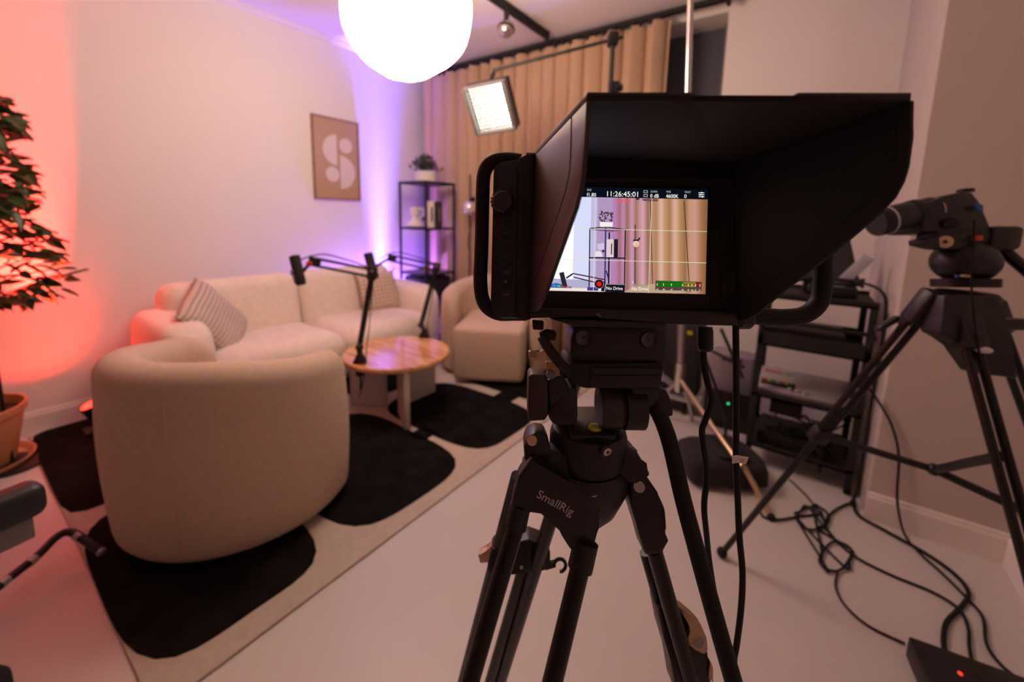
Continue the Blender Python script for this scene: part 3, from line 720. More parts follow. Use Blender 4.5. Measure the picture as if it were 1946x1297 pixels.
# ================================================================== CART WITH EQUIPMENT
CX0, CX1, CY0, CY1 = -.15, .268, 2.25, 2.62
t = thing('equipment_cart', 'black metal equipment trolley with shelves beside the wall', 'cart', ((CX0+CX1)/2, (CY0+CY1)/2, 0))
for x in (CX0, CX1-.026):
    for y in (CY0, CY1-.026):
        MB().box((x, y, .05), (x+.026, y+.026, .86), .003, 1).obj('post', M_BLKM, t, smooth=False)
        MB().cyl((x+.0, y+.013, .027), (x+.026, y+.013, .027), .026, n=16).obj('castor', M_RUBBER, t)
def tray(z, h, m=M_BLKM):
    MB().box((CX0, CY0, z), (CX1, CY1, z+.012), .002, 1).obj('shelf', m, t, smooth=False)
    MB().box((CX0, CY0, z), (CX1, CY0+.010, z+h), .002, 1).obj('shelf_rim', m, t, smooth=False)
    MB().box((CX0, CY1-.010, z), (CX1, CY1, z+h), .002, 1).obj('shelf_rim', m, t, smooth=False)
tray(.845, .03); tray(.615, .07); tray(.36, .02); tray(.10, .02)
MB().tube([(CX0+.013, CY0+.013, .62), (CX0+.013, CY0+.005, .70), (CX0+.03, CY0+.0, .735), (CX1-.03, CY0, .735), (CX1-.013, CY0+.005, .70), (CX1-.013, CY0+.013, .62)], .010, 8).obj('handle_bar', M_BLK, t)
# switcher console
cz = .375; cc = V((.05, 2.40, cz+.03))
t = thing('video_switcher', 'silver video switcher with coloured keys on the trolley shelf', 'video mixer', tuple(cc))
cn = V((0, -.22, 1)).normalized(); cxv = V((1, 0, 0)); cyv = cn.cross(cxv)
MB().obox(cc, cxv, cyv, cn, (.36, .22, .028), .006).obj('case', M_SILV, t)
MB().obox(cc+cn*.016-cxv*.10-cyv*.05, cxv, cyv, cn, (.14, .05, .006), .002).obj('key_pad', M_BLKM, t)
kc = [mat('key_red', (.6, .03, .02, 1), .4), mat('key_yellow', (.6, .5, .03, 1), .4), mat('key_green', (.05, .35, .08, 1), .4), mat('key_grey', (.4, .4, .42, 1), .4)]
for i in range(7):
    MB().obox(cc+cn*.020+cxv*(-.155+.018*i)-cyv*.042, cxv, cyv, cn, (.013, .012, .006), .002).obj('key', kc[(i*5) % 4], t)
    MB().obox(cc+cn*.018+cxv*(-.155+.018*i)+cyv*.06, cxv, cyv, cn, (.013, .012, .006), .002).obj('key', kc[0 if i < 4 else 3], t)
for i in range(3): MB().cyl(cc+cn*.012+cxv*(-.05+.03*i)-cyv*.09, cc+cn*.028+cxv*(-.05+.03*i)-cyv*.09, .009, n=12).obj('knob', kc[3], t)
# monitor leaning on top, pale tablet and small rack box
mo = V((.02, 2.46, .86)); t = thing('field_monitor', 'black monitor panel leaning back on top of the trolley', 'monitor', tuple(mo))
mn = V((.15, -.35, .25)).normalized(); mx_ = V((0, 0, 1)).cross(mn).normalized(); my_ = mn.cross(mx_)
MB().obox(mo+V((0, .02, .17)), mx_, my_, mn, (.36, .26, .025), .008).obj('panel', M_BLKM, t)
MB().obox(mo+V((0, .02, .17))+mn*.013, mx_, my_, mn, (.33, .23, .002)).obj('dark_glass', mat('dark_glass', (.02, .018, .018, 1), .15), t, smooth=False)
MB().cyl(mo+V((0, .05, .002)), mo+V((0, .03, .10)), .02, n=12).obj('stand', M_BLK, t)
o = MB().obox(ony(1618, 520, 2.36), (.55, .1, .82), (0, 1, 0), (-.82, 0, .55), (.19, .012, .045), .004).obj('plastic_strip', mat('pale_blue_plastic', (.42, .46, .50, 1), .25)); tag(o, 'pale blue plastic strip standing up on the trolley', 'plastic strip')
o = MB().box((.02, 2.30, .872), (.20, 2.48, .915), .005).obj('wireless_receiver', M_BLK); tag(o, 'flat black receiver box on top of the trolley', 'receiver')
o = MB().box((-.13, 2.28, .629), (.18, 2.55, .70), .006).obj('black_mixer', M_BLK); tag(o, 'flat black mixer case on the upper trolley shelf', 'mixer')
o = MB().box((-.11, 2.29, .113), (.12, 2.52, .175), .006).obj('power_supply', M_BLKM); tag(o, 'flat black power supply on the lowest trolley shelf', 'power supply')
o = MB().box((-.07, 2.30, .273), (.06, 2.42, .335), .005).obj('cable_adapter', M_BLKM); tag(o, 'black adapter block hanging below the video switcher', 'adapter')

def cable(label, pts, r=.0045, name='cable', group='loose black cables'):
    o = MB().tube(pts, r, 8, smooth=4).obj(name, M_RUBBER); return tag(o, label, 'cable', group)
rnd = random.Random(5)
def tangle(c, sx, sy, z0, z1, n, seed):
    rr = random.Random(seed); out = []
    for i in range(n): out.append(V((c[0]+rr.uniform(-sx, sx), c[1]+rr.uniform(-sy, sy), rr.uniform(z0, z1))))
    return out
cable('knotted black cable on the trolley shelf under the video switcher', tangle((.07, 2.40), .17, .12, .12, .26, 11, 1), .004)
cable('second knotted cable between the two lower trolley shelves', tangle((.08, 2.36), .17, .10, .19, .31, 12, 21), .0045)
cable('grey cable trailing over the lowest trolley shelf edge', tangle((.06, 2.32), .17, .06, .115, .2, 10, 32), .004)
cable('black cable bunch hanging in front of the power supply', tangle((.16, 2.27), .09, .04, .05, .27, 9, 43), .0045)
cable('thick black cable coiled on top of the trolley', [V((.13+.085*math.cos(a)+.01*math.sin(3*a), 2.36+.07*math.sin(a), .922+.0015*i)) for i, a in enumerate([k*.6 for k in range(24)])][:22], .007)
cable('cable drooping over the right end of the trolley', [V((.10, 2.36, .95)), V((.20, 2.28, .95)), V((.268, 2.21, .92)), V((.285, 2.20, .80)), V((.283, 2.20, .45)), V((.282, 2.19, .1)), V((.26, 2.16, .008))], .006)

# ------------------------------------------------ clutter between the tripod and the trolley
t = thing('laptop', 'open laptop glowing violet on a low stand behind the tripod head', 'laptop', (-.72, 2.55, .30))
lc = ony(1275, 725, 2.66)
MB().obox(lc, (.8, .3, -.5), (-.3, .9, 0), (.5, .1, .8), (.20, .16, .008), .002).obj('lid', M_SILV, t)
MB().obox(lc+V((.07, .0, -.075)), (1, 0, 0), (0, 1, 0), (0, 0, 1), (.24, .17, .012), .003).obj('keyboard_deck', M_SILV, t)
t = thing('low_equipment_stool', 'low black stool holding the laptop', 'stool', (-.66, 2.55, 0))
zt = lc.z-.085
MB().box((-.88, 2.58, zt-.025), (-.49, 2.85, zt), .004).obj('top', M_BLKM, t)
for x in (-.86, -.53):
    for y in (2.60, 2.81): MB().box((x, y, 0), (x+.02, y+.02, zt-.02)).obj('leg', M_BLKM, t, smooth=False)
t = thing('power_conditioner', 'black power box with a green light under the hanging cables', 'power box', (-.36, 2.6, 0))
pcp = ony(1385, 765, 2.58)
MB().box((pcp.x-.13, 2.56, 0), (pcp.x+.13, 2.80, pcp.z+.05), .006).obj('case', M_BLK, t)
MB().cyl((pcp.x, 2.561, pcp.z+.0), (pcp.x, 2.556, pcp.z), .006, n=10).obj('green_light', emit('green_led', (.02, .8, .25, 1), 1.5), t)
t = thing('equipment_case', 'lilac lit side of a grey case standing on the black power box', 'case', (-.4, 2.66, pcp.z+.05))
MB().box((pcp.x-.12, 2.60, pcp.z+.05), (pcp.x+.10, 2.76, pcp.z+.27), .008).obj('body', mat('lilac_lit_grey', (.30, .26, .29, 1), .6), t)  # grey case with the lilac light mixed into its colour
MB().box((pcp.x-.06, 2.59, pcp.z+.24), (pcp.x+.04, 2.60, pcp.z+.26), .003).obj('handle', M_BLK, t)
t = thing('folded_light_stand', 'folded black light stand leaning beside the hanging cables', 'light stand', (-.30, 2.45, 0))
for a, b in (((1325, 640), (1380, 792)), ((1370, 625), (1412, 720)), ((1330, 655), (1415, 700))):
    MB().cyl(ony(*a, 2.46), ony(*b, 2.42), .009, n=8).obj('tube', M_BLK, t)
MB().cyl(ony(1380, 792, 2.42), V((ony(1380, 792, 2.42).x+.01, 2.41, .0)), .009, n=8).obj('tube', M_BLK, t)
t = thing('black_tote', 'black box with a small yellow label behind the tripod head', 'box', (-.6, 2.7, 0))
q0, q1 = ony(1262, 700, 2.70), ony(1345, 625, 2.70)
MB().box((q0.x, 2.68, zt+.005), (q1.x-.03, 2.84, q1.z), .008).obj('body', M_BLKM, t)
ql = ony(1311, 633, 2.68); MB().box((ql.x-.015, 2.675, ql.z-.012), (ql.x+.015, 2.682, ql.z+.012)).obj('label_patch', mat('yellow_label', (.55, .5, .03, 1), .5), t, smooth=False)

# ------------------------------------------------ cables on the floor
def floor(pts, z=.006): return [onz(x, y, z+.0015*(i % 3)) for i, (x, y) in enumerate(pts)]
cable('black cable running from the trolley foot to the black box', floor([(1622, 948), (1630, 978), (1680, 1008), (1755, 1050), (1812, 1090), (1840, 1125), (1830, 1150), (1800, 1182), (1793, 1215), (1796, 1240)]), .0065)
wp = [ony(1648, 735, 2.112), ony(1672, 768, 2.108), ony(1695, 810, 2.106), ony(1708, 865, 2.104), ony(1705, 935, 2.094), ony(1708, 975, 2.085)]
cable('cable looping down the wall and on to the lower right corner', wp+floor([(1720, 1018), (1748, 1052), (1790, 1090), (1840, 1140), (1868, 1175), (1875, 1225), (1900, 1262), (1945, 1300)]), .0045)
cable('cable leaving the coil towards the black box corner', floor([(1592, 1088), (1588, 1115), (1605, 1150), (1650, 1190), (1720, 1224)]), .0036)
cable('cable sweeping across the floor from the coil to the right', floor([(1560, 972), (1575, 1010), (1620, 1055), (1690, 1092), (1770, 1125), (1822, 1158), (1840, 1195), (1842, 1230), (1850, 1275)]), .0045)
cable('cable lying from the chrome stand foot to the coil', floor([(1440, 960), (1450, 982), (1480, 988), (1520, 982), (1555, 978)]), .0045)
cable('thin cable dropping from the trolley into the coil', floor([(1500, 912), (1530, 940), (1550, 965), (1565, 990)]), .0036)
cable('cable curving out of the trolley foot beside the coil', floor([(1618, 955), (1590, 968), (1572, 985), (1570, 1005)]), .0045)
coil = []
for i in range(58):
    a = i*.55; k = i/58
    if i % 20 < 9: coil.append((1545+30*math.cos(a), 985+22*math.sin(a)))
    else: coil.append((1588+28*math.cos(a*.9+.3)*(1-.2*math.sin(i)), 1058+28*math.sin(a*.9+.3)))
cable('black cable gathered in a figure eight coil on the floor', floor(coil, .008), .004)

# black box, lower right
b0 = onz(1719, 1212); t = thing('power_brick_box', 'black box with a red light at the lower right corner', 'power box', (b0.x+.12, b0.y-.1, 0))
b0 = onz(1719, 1245); dx = (onz(1946, 1330)-onz(1719, 1245)); dx.z = 0; dx.normalize(); dy = V((-dx.y, dx.x, 0))
bc = b0+dx*.15-dy*.11
MB().obox(bc+V((0, 0, .032)), dx, dy, (0, 0, 1), (.30, .22, .064), .006).obj('case', M_BLK, t)
MB().cyl(bc-dx*.07+dy*.04+V((0, 0, .064)), bc-dx*.07+dy*.04+V((0, 0, .067)), .005, n=10).obj('red_light', emit('red_led', (1, .05, .03, 1), 1.2), t)
for i in range(4): MB().obox(bc+dx*(-.02+.035*i)+V((0, 0, .066)), dx, dy, (0, 0, 1), (.022, .13, .006), .002).obj('socket', M_BLKM, t)
for i in range(2): MB().tube([bc+dx*(-.02+.035*i)+V((0, 0, .066)), bc+dx*(.02+.035*i)-dy*.02+V((0, 0, .11)), bc+dx*(.12+.035*i)-dy*.06+V((0, 0, .09))], .006, 8).obj('plug_lead', M_RUBBER, t)

# ================================================================== SECOND TRIPOD WITH STILLS CAMERA
hub = at(1835, 555, 1.0); hx, hy = hub.x, hub.y
t = thing('video_tripod', 'black tripod carrying the stills camera beside the wall', 'tripod', (hx, hy, 0))
MB().lathe([(.050, -.055), (.060, -.045), (.060, -.005), (.052, 0)], hub, n=28).obj('bowl', M_BLK, t)
MB().obox(hub+V((0, 0, -.075)), RT, FW, (0, 0, 1), (.20, .12, .028), .008).obj('spider', M_BLK, t)
MB().sphere(at(1833, 498, 1.0), .063, (1, 1, .82)).obj('fluid_head', M_BLK, t)
MB().cyl(at(1833, 530, 1.0), at(1833, 546, 1.0), .075*.8, n=24).obj('pan_ring', M_BLKS, t)
MB().obox(at(1833, 452, 1.0), RT, FW, (0, 0, 1), (.19, .055, .035), .008).obj('slide_plate', M_BLK, t)
MB().prism([at(1756, 455, .97), at(1795, 447, .97), at(1838, 447, .97), at(1838, 475, .97), at(1790, 473, .97), at(1757, 465, .97)], FW*.04, .002).obj('lock_arm', M_BLK, t)
MB().cyl(at(1797, 460, .965), at(1797, 460, .97)+FW*.004, .014, n=20).obj('gold_disc', M_GOLD, t)
MB().cyl(at(1797, 460, .962), at(1797, 460, .967), .004, n=12).obj('gold_disc_hole', M_BLKM, t)
MB().obox(at(1857, 453, .96), RT, FW, UP, (.018, .01, .012), .002).obj('red_button', mat('red_plastic', (.5, .03, .02, 1), .4), t)
MB().obox(at(1885, 455, 1.0), RT, FW, (0, 0, 1), (.075, .07, .058), .012).obj('handle_mount', M_BLK, t)
MB().tube([at(1895, 465, 1.0), at(1925, 492, .98), at(1965, 525, .95), at(2060, 600, .9)], .013, 10).obj('pan_handle', M_BLK, t)
MB().obox(at(1826, 525, .945), RT, FW, UP, (.024, .004, .006)).obj('scale_mark', mat('blue_print', (.05, .10, .35, 1), .5), t, smooth=False)
MB().sphere(at(1835, 525, .94), .008, (1.4, 1, .5)).obj('bubble', M_CHAMP, t)
sp0 = hub+V((0, 0, -.08))
def leg2(top, foot, k=.60):
    d = (foot-top).normalized(); q = d.cross(V((0, 0, 1)).cross(d)).normalized(); q = d.cross(FW).normalized()
    for s_ in (-1, 1):
        MB().cyl(top+q*.014*s_, lerp(top, foot, k)+q*.014*s_, .0085, n=10).obj('upper_tube', M_BLKS, t)
    MB().obox(lerp(top, foot, .02), d, q, d.cross(q), (.09, .055, .04), .01).obj('leg_yoke', M_BLK, t)
    MB().obox(lerp(top, foot, k), d, q, d.cross(q), (.05, .05, .032), .008).obj('leg_clamp', M_BLK, t)
    MB().cyl(lerp(top, foot, k-.1), lerp(top, foot, .975), .0095, n=10).obj('lower_tube', M_BLKS, t)
    MB().sphere(foot+V((0, 0, .004)), .018).obj('foot', M_RUBBER, t)
    return top, foot
fA = onz(1372, 1052, .016); tA = at(1770, 570, .99); leg2(tA, fA, .43)
MB().obox(lerp(tA, fA, .12)-RT*.03+V((0, 0, .05)), RT*.8+V((0, 0, .5)), FW, V((0, 0, 1)), (.055, .02, .016), .004).obj('lever', M_BLK, t)
def ground(a, b): return a+(b-a)*((a.z-.016)/(a.z-b.z))
tB = at(1832, 610, .96); fB = ground(tB, at(1912, 900, .87)); leg2(tB, fB)
tC = at(1885, 590, 1.02); fC = ground(tC, at(1962, 800, 1.06)); leg2(tC, fC)

MB().prism([at(1796, 562, .945), at(1902, 560, .945), at(1926, 660, .945), at(1935, 720, .945), at(1868, 712, .945), at(1838, 660, .945), at(1788, 634, .945), at(1793, 605, .945)], FW*.05, .004).obj('leg_housing', M_BLK, t)
hb = at(1842, 878, 1.0)
sl = [(lerp(tA, fA, .60), 'a'), (lerp(tB, fB, .66), 'b'), (lerp(tC, fC, .6), 'c')]
e1 = at(1560, 836, 1.25); j1 = at(1775, 893, 1.10)
MB().tube([lerp(tA, fA, .43), j1], .010, 8, smooth=0).obj('spreader_bar', M_BLK, t)
MB().tube([j1, at(1800, 889, 1.05), at(1850, 878, .97), at(1903, 868, .89)], .011, 8).obj('spreader_bar', M_BLK, t)
MB().tube([j1, at(1990, 992, .97)], .011, 8, smooth=0).obj('spreader_bar', M_BLK, t)
MB().sphere(j1, .016).obj('spreader_hub', M_BLK, t)
MB().sphere(at(1868, 665, .93), .010, (1.6, 1, .8)).obj('cable_clip', M_WHITE, t)
# the stills camera
t = thing('stills_camera', 'black stills camera with a long lens on the second tripod', 'camera', tuple(at(1820, 445, 1.0)))
lA, lB = at(1663, 424, 1.0), at(1775, 398, 1.0); la = (lB-lA).normalized()
def lens(z0, z1, r, m, nm): MB().lathe([(r*.96, z0), (r, z0+.003), (r, z1-.003), (r*.96, z1)], lA, la, 28).obj(nm, m, t)
lens(0, .030, .033, M_BLKM, 'lens_hood'); lens(.026, .032, .0345, M_SILV, 'filter_ring'); lens(.032, .085, .033, M_BLK, 'focus_ring'); lens(.085, .105, .0345, M_BLKM, 'zoom_ring'); lens(.105, .146, .031, M_BLK, 'lens_barrel'); lens(.139, .142, .0325, M_GOLD, 'gold_ring')
body = [at(1762, 385, .97), at(1800, 372, .97), at(1830, 364, .97), at(1848, 365, .97), at(1862, 382, .97), at(1884, 432, .97), at(1880, 440, .97), at(1756, 440, .97), at(1752, 400, .97)]
MB().prism(body, FW*.10, .008).obj('body', M_BLK, t)
MB().obox(at(1859, 394, .962), (UP*-.4+RT).normalized(), FW, UP, (.020, .006, .017), .002).obj('blue_patch', mat('blue_tape', (.02, .10, .40, 1), .5), t)
MB().cyl(at(1808, 425, .955), at(1808, 425, .97)+FW*.01, .013, n=16).obj('dial', M_BLKS, t)
MB().cyl(at(1835, 366, 1.0), at(1835, 360, 1.0), .016, n=16).obj('top_dial', M_BLKS, t)
cable('thin cable hanging from the stills camera down the second tripod', [at(1852, 420, .955), at(1850, 470, .94), at(1846, 540, .93), at(1856, 640, .925), at(1868, 700, .92)], .002)

# ================================================================== STUDIO CAMERA
SD = .372
t = sc = thing('studio_camera', 'black studio camera with a hooded touchscreen on the front tripod', 'video camera', tuple(at(1170, 612, .40)))
def sl(name, pts, d, th, m, parent=None, bev=.0012, smooth=True):
    return MB().prism([at(x, y, d) for x, y in pts], FW*th, bev).obj(name, m, parent or t, smooth=smooth)
def onplane(x, y, A, n): r = ray(x, y); return CAM + r*((A-CAM).dot(n)/r.dot(n))
# body
sl('body', [(1010, 308), (1392, 318), (1400, 600), (1006, 594)], .378, .10, M_BLK, bev=.004)
sl('bezel_frame', [(1008, 326), (1390, 334), (1396, 600), (1002, 594)], .3745, .006, M_BLKM, bev=.001)
sl('control_panel', [(938, 320), (946, 308), (992, 300), (992, 606), (950, 606), (932, 590)], .374, .055, M_BLK, bev=.003)
sl('side_ridge', [(985, 300), (1002, 292), (1016, 290), (1012, 606), (996, 612), (982, 606)], .368, .06, M_BLKM, bev=.002)
sl('base_rail', [(1000, 586), (1402, 592), (1404, 617), (1398, 620), (1268, 617), (1255, 610), (1145, 607), (1133, 598), (1008, 606)], .366, .09, M_BLK, bev=.002)
sl('base_plate', [(1045, 606), (1270, 612), (1262, 626), (1092, 622)], .374, .08, M_BLK, bev=.002)
sl('corner_glint', [(1131, 596), (1139, 596), (1144, 607)], .3655, .001, M_GREY, bev=0)
# handles
hp = [(990, 306), (962, 303), (935, 308), (920, 330), (917, 380), (915, 470), (913, 540), (921, 578), (945, 596), (975, 597), (992, 597)]
MB().tube([at(x, y, .386) for x, y in hp], .0066, 14).obj('handle', M_RUBBER, t)
hp = [(1396, 600), (1440, 601), (1490, 604), (1530, 598), (1556, 575), (1563, 540), (1564, 480), (1562, 400), (1556, 350), (1535, 322), (1500, 312), (1396, 312)]
MB().tube([at(x, y, .392) for x, y in hp], .0082, 14).obj('handle', M_RUBBER, t)
MB().lathe([(.010, 0), (.0115, .002), (.0115, .012), (.010, .014)], at(1425, 603, .392), -RT, 18).obj('handle_mount', M_BLK, t)
# wheel
c = at(956, 385, .3725); mb = MB().lathe([(.008, -.008), (.0098, -.006), (.0098, .004), (.008, .006)], c, FW, 28)
for i in range(20):
    a = 2*pi*i/20; q = RT*math.cos(a)+UP*math.sin(a); mb.obox(c+q*.0100-FW*.001, q, FW, q.cross(FW), (.0022, .009, .0016), .0004, 1)
mb.obj('thumb_wheel', mat('knurled_wheel', (.05, .035, .032, 1), .3, metal=.5), t)
# buttons
M_PRT = mat('grey_print', (.22, .20, .20, 1), .6)
for x, y in ((964, 424), (963, 450), (962, 475), (961, 499)):
    b = sl('button', [(x-10, y-8), (x+10, y-8), (x+10, y+8), (x-10, y+8)], .3732, .004, mat('button_edge', (.045, .042, .042, 1), .5), bev=.001)
    sl('button_cap', [(x-8.5, y-6.5), (x+8.5, y-6.5), (x+8.5, y+6.5), (x-8.5, y+6.5)], .3730, .003, M_BLKM, b, bev=.0006)
for (x, y), tx in zip(((964, 424), (963, 450), (962, 475), (961, 499)), ('PRES', 'F1', 'F2', 'F3')):
    text_obj(tx, .0024, at(x, y+3, .37275), RT, UP, mat('faint_print', (.07, .065, .065, 1), .6), t, 'button_print', 'CENTER')
text_obj('ON', .0036, at(962, 520, .3736), RT, UP, M_PRT, t, 'lettering', 'CENTER')
text_obj('OFF', .0036, at(961, 563, .3736), RT, UP, M_PRT, t, 'lettering', 'CENTER')
b = sl('power_switch', [(951, 524), (972, 524), (972, 551), (951, 551)], .3732, .004, M_BLKM, bev=.001)
sl('switch_dot', [(958, 533), (963, 533), (963, 538), (958, 538)], .3727, .001, M_PRT, b, bev=0)
# ---- hood
A0, B0, C0 = at(1016, 296, SD), at(1115, 191, .232), at(1006, 594, SD)
nL = (B0-A0).cross(C0-A0).normalized()
edgeL = [(1115, 191), (1112, 240), (1109, 285), (1106, 327), (1100, 366), (1092, 395), (1075, 444), (1058, 492), (1037, 553), (1026, 581), (1018, 590), (1006, 594), (1011, 450), (1016, 296)]
def flap(name, px, A, n, th, m):
    return MB().prism([onplane(x, y, A, n) for x, y in px], n*th, .0008).obj(name, m, t, sharp=.4)
sgn = 1 if nL.dot(RT) > 0 else -1
hl = flap('hood_side', edgeL, A0, nL, .0028*sgn, M_HOOD_OUT)
seam = [(1086, 222), (1085, 280), (1083, 319), (1078, 350), (1068, 385), (1046, 450), (1025, 512), (1013, 550)]
MB().tube([onplane(x, y, A0, nL)-nL*sgn*.0001 for x, y in seam], .00035, 6).obj('hood_seam', M_BLKM, hl)
A1, B1, C1 = at(1388, 312, SD), at(1731, 192, .232), at(1400, 622, SD)
nR = (B1-A1).cross(C1-A1).normalized(); sgr = 1 if nR.dot(RT) > 0 else -1
edgeR = [(1731, 190), (1729, 260), (1723, 316), (1714, 346), (1698, 376), (1672, 404), (1631, 439), (1580, 482), (1480, 560), (1439, 596), (1418, 608), (1400, 612), (1394, 460), (1388, 305)]
hr = flap('hood_side', edgeR, A1, nR, .0028*sgr, M_HOOD_IN)
seamR = [(1701, 215), (1700, 290), (1692, 325), (1675, 355), (1650, 382), (1600, 425), (1540, 475), (1470, 535), (1420, 580)]
MB().tube([onplane(x, y, A1, nR)-nR*sgr*.0001 for x, y in seamR], .0004, 6).obj('hood_seam', M_BLKM, hr)
tp = [A0, A1, B1, B0]; nT = (A1-A0).cross(B0-A0).normalized(); nT = nT if nT.z > 0 else -nT
# top panel with a recess in its front edge
f = lambda u, v: lerp(lerp(A0, A1, u), lerp(B0, B1, u), v)
ht = MB().prism([f(0, 0), f(1, 0), f(1, 1), f(.66, 1), f(.645, .985), f(.335, .985), f(.32, 1), f(0, 1)], nT*.0036, .0004).obj('hood_top', M_HOOD_IN, t, sharp=.4)
for u0, u1, o_ in ((.0, .33, .0034), (.33, .65, .0018), (.65, 1., .0034)):
    MB().prism([f(u0, .97)+nT*.0028, f(u1, .97)+nT*.0028, f(u1, 1.0)+nT*.0028, f(u0, 1.0)+nT*.0028], nT*(o_-.0016), .0004).obj('hood_lip', M_HOOD_OUT, ht)
MB().prism([f(.0, 0)+nT*.003, f(.0, .95)+nT*.003, f(.02, .95)+nT*.003, f(.02, 0)+nT*.003], nT*.001, .0003).obj('hood_lip', M_HOOD_OUT, ht)
sl('hood_back', [(1000, 290), (1400, 300), (1404, 350), (1000, 344)], .3715, .004, M_HOOD_IN, bev=.0005)
sl('hood_back', [(1352, 300), (1402, 302), (1412, 618), (1350, 600)], .3738, .004, M_HOOD_IN, bev=.0005)
sl('hinge_bar', [(1100, 330), (1390, 336), (1390, 346), (1100, 342)], .370, .004, M_BLKM, bev=.0008)
for y0_ in (420, 510):
    sl('side_hinge', [(1372, y0_), (1384, y0_), (1385, y0_+55), (1373, y0_+55)], .3705, .004, M_BLKM, bev=.0008)

# ---- the lit screen
def E3(n, r, g, b, k=1.): return emit('screen_'+n, rgb(r, g, b), k)
scr = sl('screen', [(1024, 352), (1347, 360), (1342, 561), (1019, 553)], .3742, .0006, mat('screen_glass', (.004, .004, .005, 1), .12), bev=0, smooth=False)
def px_poly(name, pts, m, layer):
    d = .3741-.00012*layer
    return MB().prism([at(x, y, d) for x, y in pts], FW*.00004).obj(name, m, scr, smooth=False)
def top_y(x): return 374.5+(x-1104)*.0205
def bot_y(x): return 552.5+(x-1040)*.0225
def strip(x0, x1, m, layer=1, name='curtain_fold', t0=0., t1=1., lean=-4.5):
    def pt(x, k): y = top_y(x)*(1-k)+bot_y(x)*k; return (x+lean*k, y)
    return px_poly(name, [pt(x0, t0), pt(x1, t0), pt(x1, t1), pt(x0, t1)], m, layer)
px_poly('status_bar', [(1024, 353), (1346, 361), (1345.5, top_y(1345.5)), (1024, top_y(1024))], E3('navy', 10, 14, 26), 1)
strip(1024, 1092, E3('glare', 244, 246, 255, 1.15), name='wall_view')
strip(1092, 1124, E3('pale_blue', 216, 222, 250), name='wall_view')
strip(1124, 1136, E3('lilac', 196, 186, 226), name='wall_view')
strip(1136, 1165, E3('mauve', 178, 150, 190), name='wall_view')
folds = [(1165, 1174, (186, 128, 176)), (1174, 1181, (160, 108, 120)), (1181, 1188, (196, 134, 170)), (1188, 1196, (150, 106, 88)), (1196, 1206, (206, 146, 176)), (1206, 1212, (158, 114, 92)), (1212, 1217, (190, 140, 140)),
         (1217, 1227, (216, 160, 176)), (1227, 1235, (150, 106, 80)), (1235, 1240, (190, 138, 120)), (1240, 1254, (176, 128, 92)), (1254, 1259, (222, 178, 160)), (1259, 1266, (196, 148, 112)), (1266, 1280, (168, 120, 82)), (1280, 1286, (220, 174, 150)),
         (1286, 1298, (184, 136, 96)), (1298, 1306, (150, 106, 72)), (1306, 1314, (196, 146, 112)), (1314, 1328, (200, 150, 134)), (1328, 1336, (166, 116, 80)), (1336, 1345, (140, 96, 64))]
def fold_mat():
    m = bpy.data.materials.new('screen_curtain'); m.use_nodes = True; nt = m.node_tree; nt.nodes.remove(nt.nodes['Principled BSDF'])
    e = nt.nodes.new('ShaderNodeEmission'); nt.links.new(e.outputs[0], nt.nodes['Material Output'].inputs[0])
    tc = nt.nodes.new('ShaderNodeTexCoord'); vd = nt.nodes.new('ShaderNodeVectorMath'); vd.operation = 'DOT_PRODUCT'
    p0 = ROOTINV['studio_camera'] @ at(1165, 460, .374); k = F_PX/.374/180.
    vd.inputs[1].default_value = RT*k; ad = nt.nodes.new('ShaderNodeMath'); ad.operation = 'SUBTRACT'; ad.inputs[1].default_value = p0.dot(RT*k)
    rp_ = nt.nodes.new('ShaderNodeValToRGB'); el = rp_.color_ramp.elements
    for i, (a, b, c) in enumerate(folds):
        q = ((a+b)/2-1165)/180.; x = el[i] if i < 2 else el.new(q); x.position = q; x.color = rgb(*c)
    nt.links.new(tc.outputs['Object'], vd.inputs[0]); nt.links.new(vd.outputs['Value'], ad.inputs[0]); nt.links.new(ad.outputs[0], rp_.inputs[0]); nt.links.new(rp_.outputs[0], e.inputs[0])
    return m
strip(1165, 1345, fold_mat(), name='curtain_view')
# foreground seen on the screen
px_poly('sofa_view', [(1040, 529), (1122, 533), (1122, 554), (1034, 552)], E3('sofa_v', 176, 176, 206), 2)
px_poly('table_view', [(1040, 546), (1148, 549), (1148, 555), (1038, 552.5)], E3('tab_v', 240, 224, 214), 3)
px_poly('chair_view', [(1185, 556), (1204, 545), (1240, 540), (1290, 541), (1305, 558)], E3('chr_v', 190, 160, 136), 2)
dk = E3('dark', 34, 24, 44); dv = E3('violet_dark', 66, 46, 120)
def bar(x0, y0_, x1, y1_, w_, m, layer=3, name='shelf_view'):
    a, b = V((x0, y0_)), V((x1, y1_)); d = (b-a).normalized(); n = V((-d.y, d.x))*w_/2
    return px_poly(name, [tuple(a+n), tuple(b+n), tuple(b-n), tuple(a-n)], m, layer)
for (q0, q1) in (((1121, 434), (1119.5, 546)), ((1188.5, 436), (1186.5, 548))): bar(*q0, *q1, 2.2, dk)
bar(1151, 432, 1149.5, 540, 2.8, dv); bar(1158, 442, 1156.5, 540, 3, dk)
bar(1120, 434.5, 1152, 431.5, 2, dk); bar(1152, 431.5, 1189, 437, 2, dk); bar(1120, 490, 1188, 491, 2.5, dk)
px_poly('shelf_view', [(1123, 437), (1150, 434), (1186, 438), (1160, 441)], E3('shelf_under', 130, 84, 120), 2)
px_poly('book_view', [(1153, 455), (1166, 455), (1166, 489), (1152.5, 489)], E3('bk1', 224, 206, 206), 4); bar(1162.5, 463, 1162, 484, 2, dk, 5, 'book_view')
px_poly('book_view', [(1167, 454.5), (1174.5, 455), (1174, 490), (1166.5, 489.5)], E3('bk2', 34, 24, 34), 4)
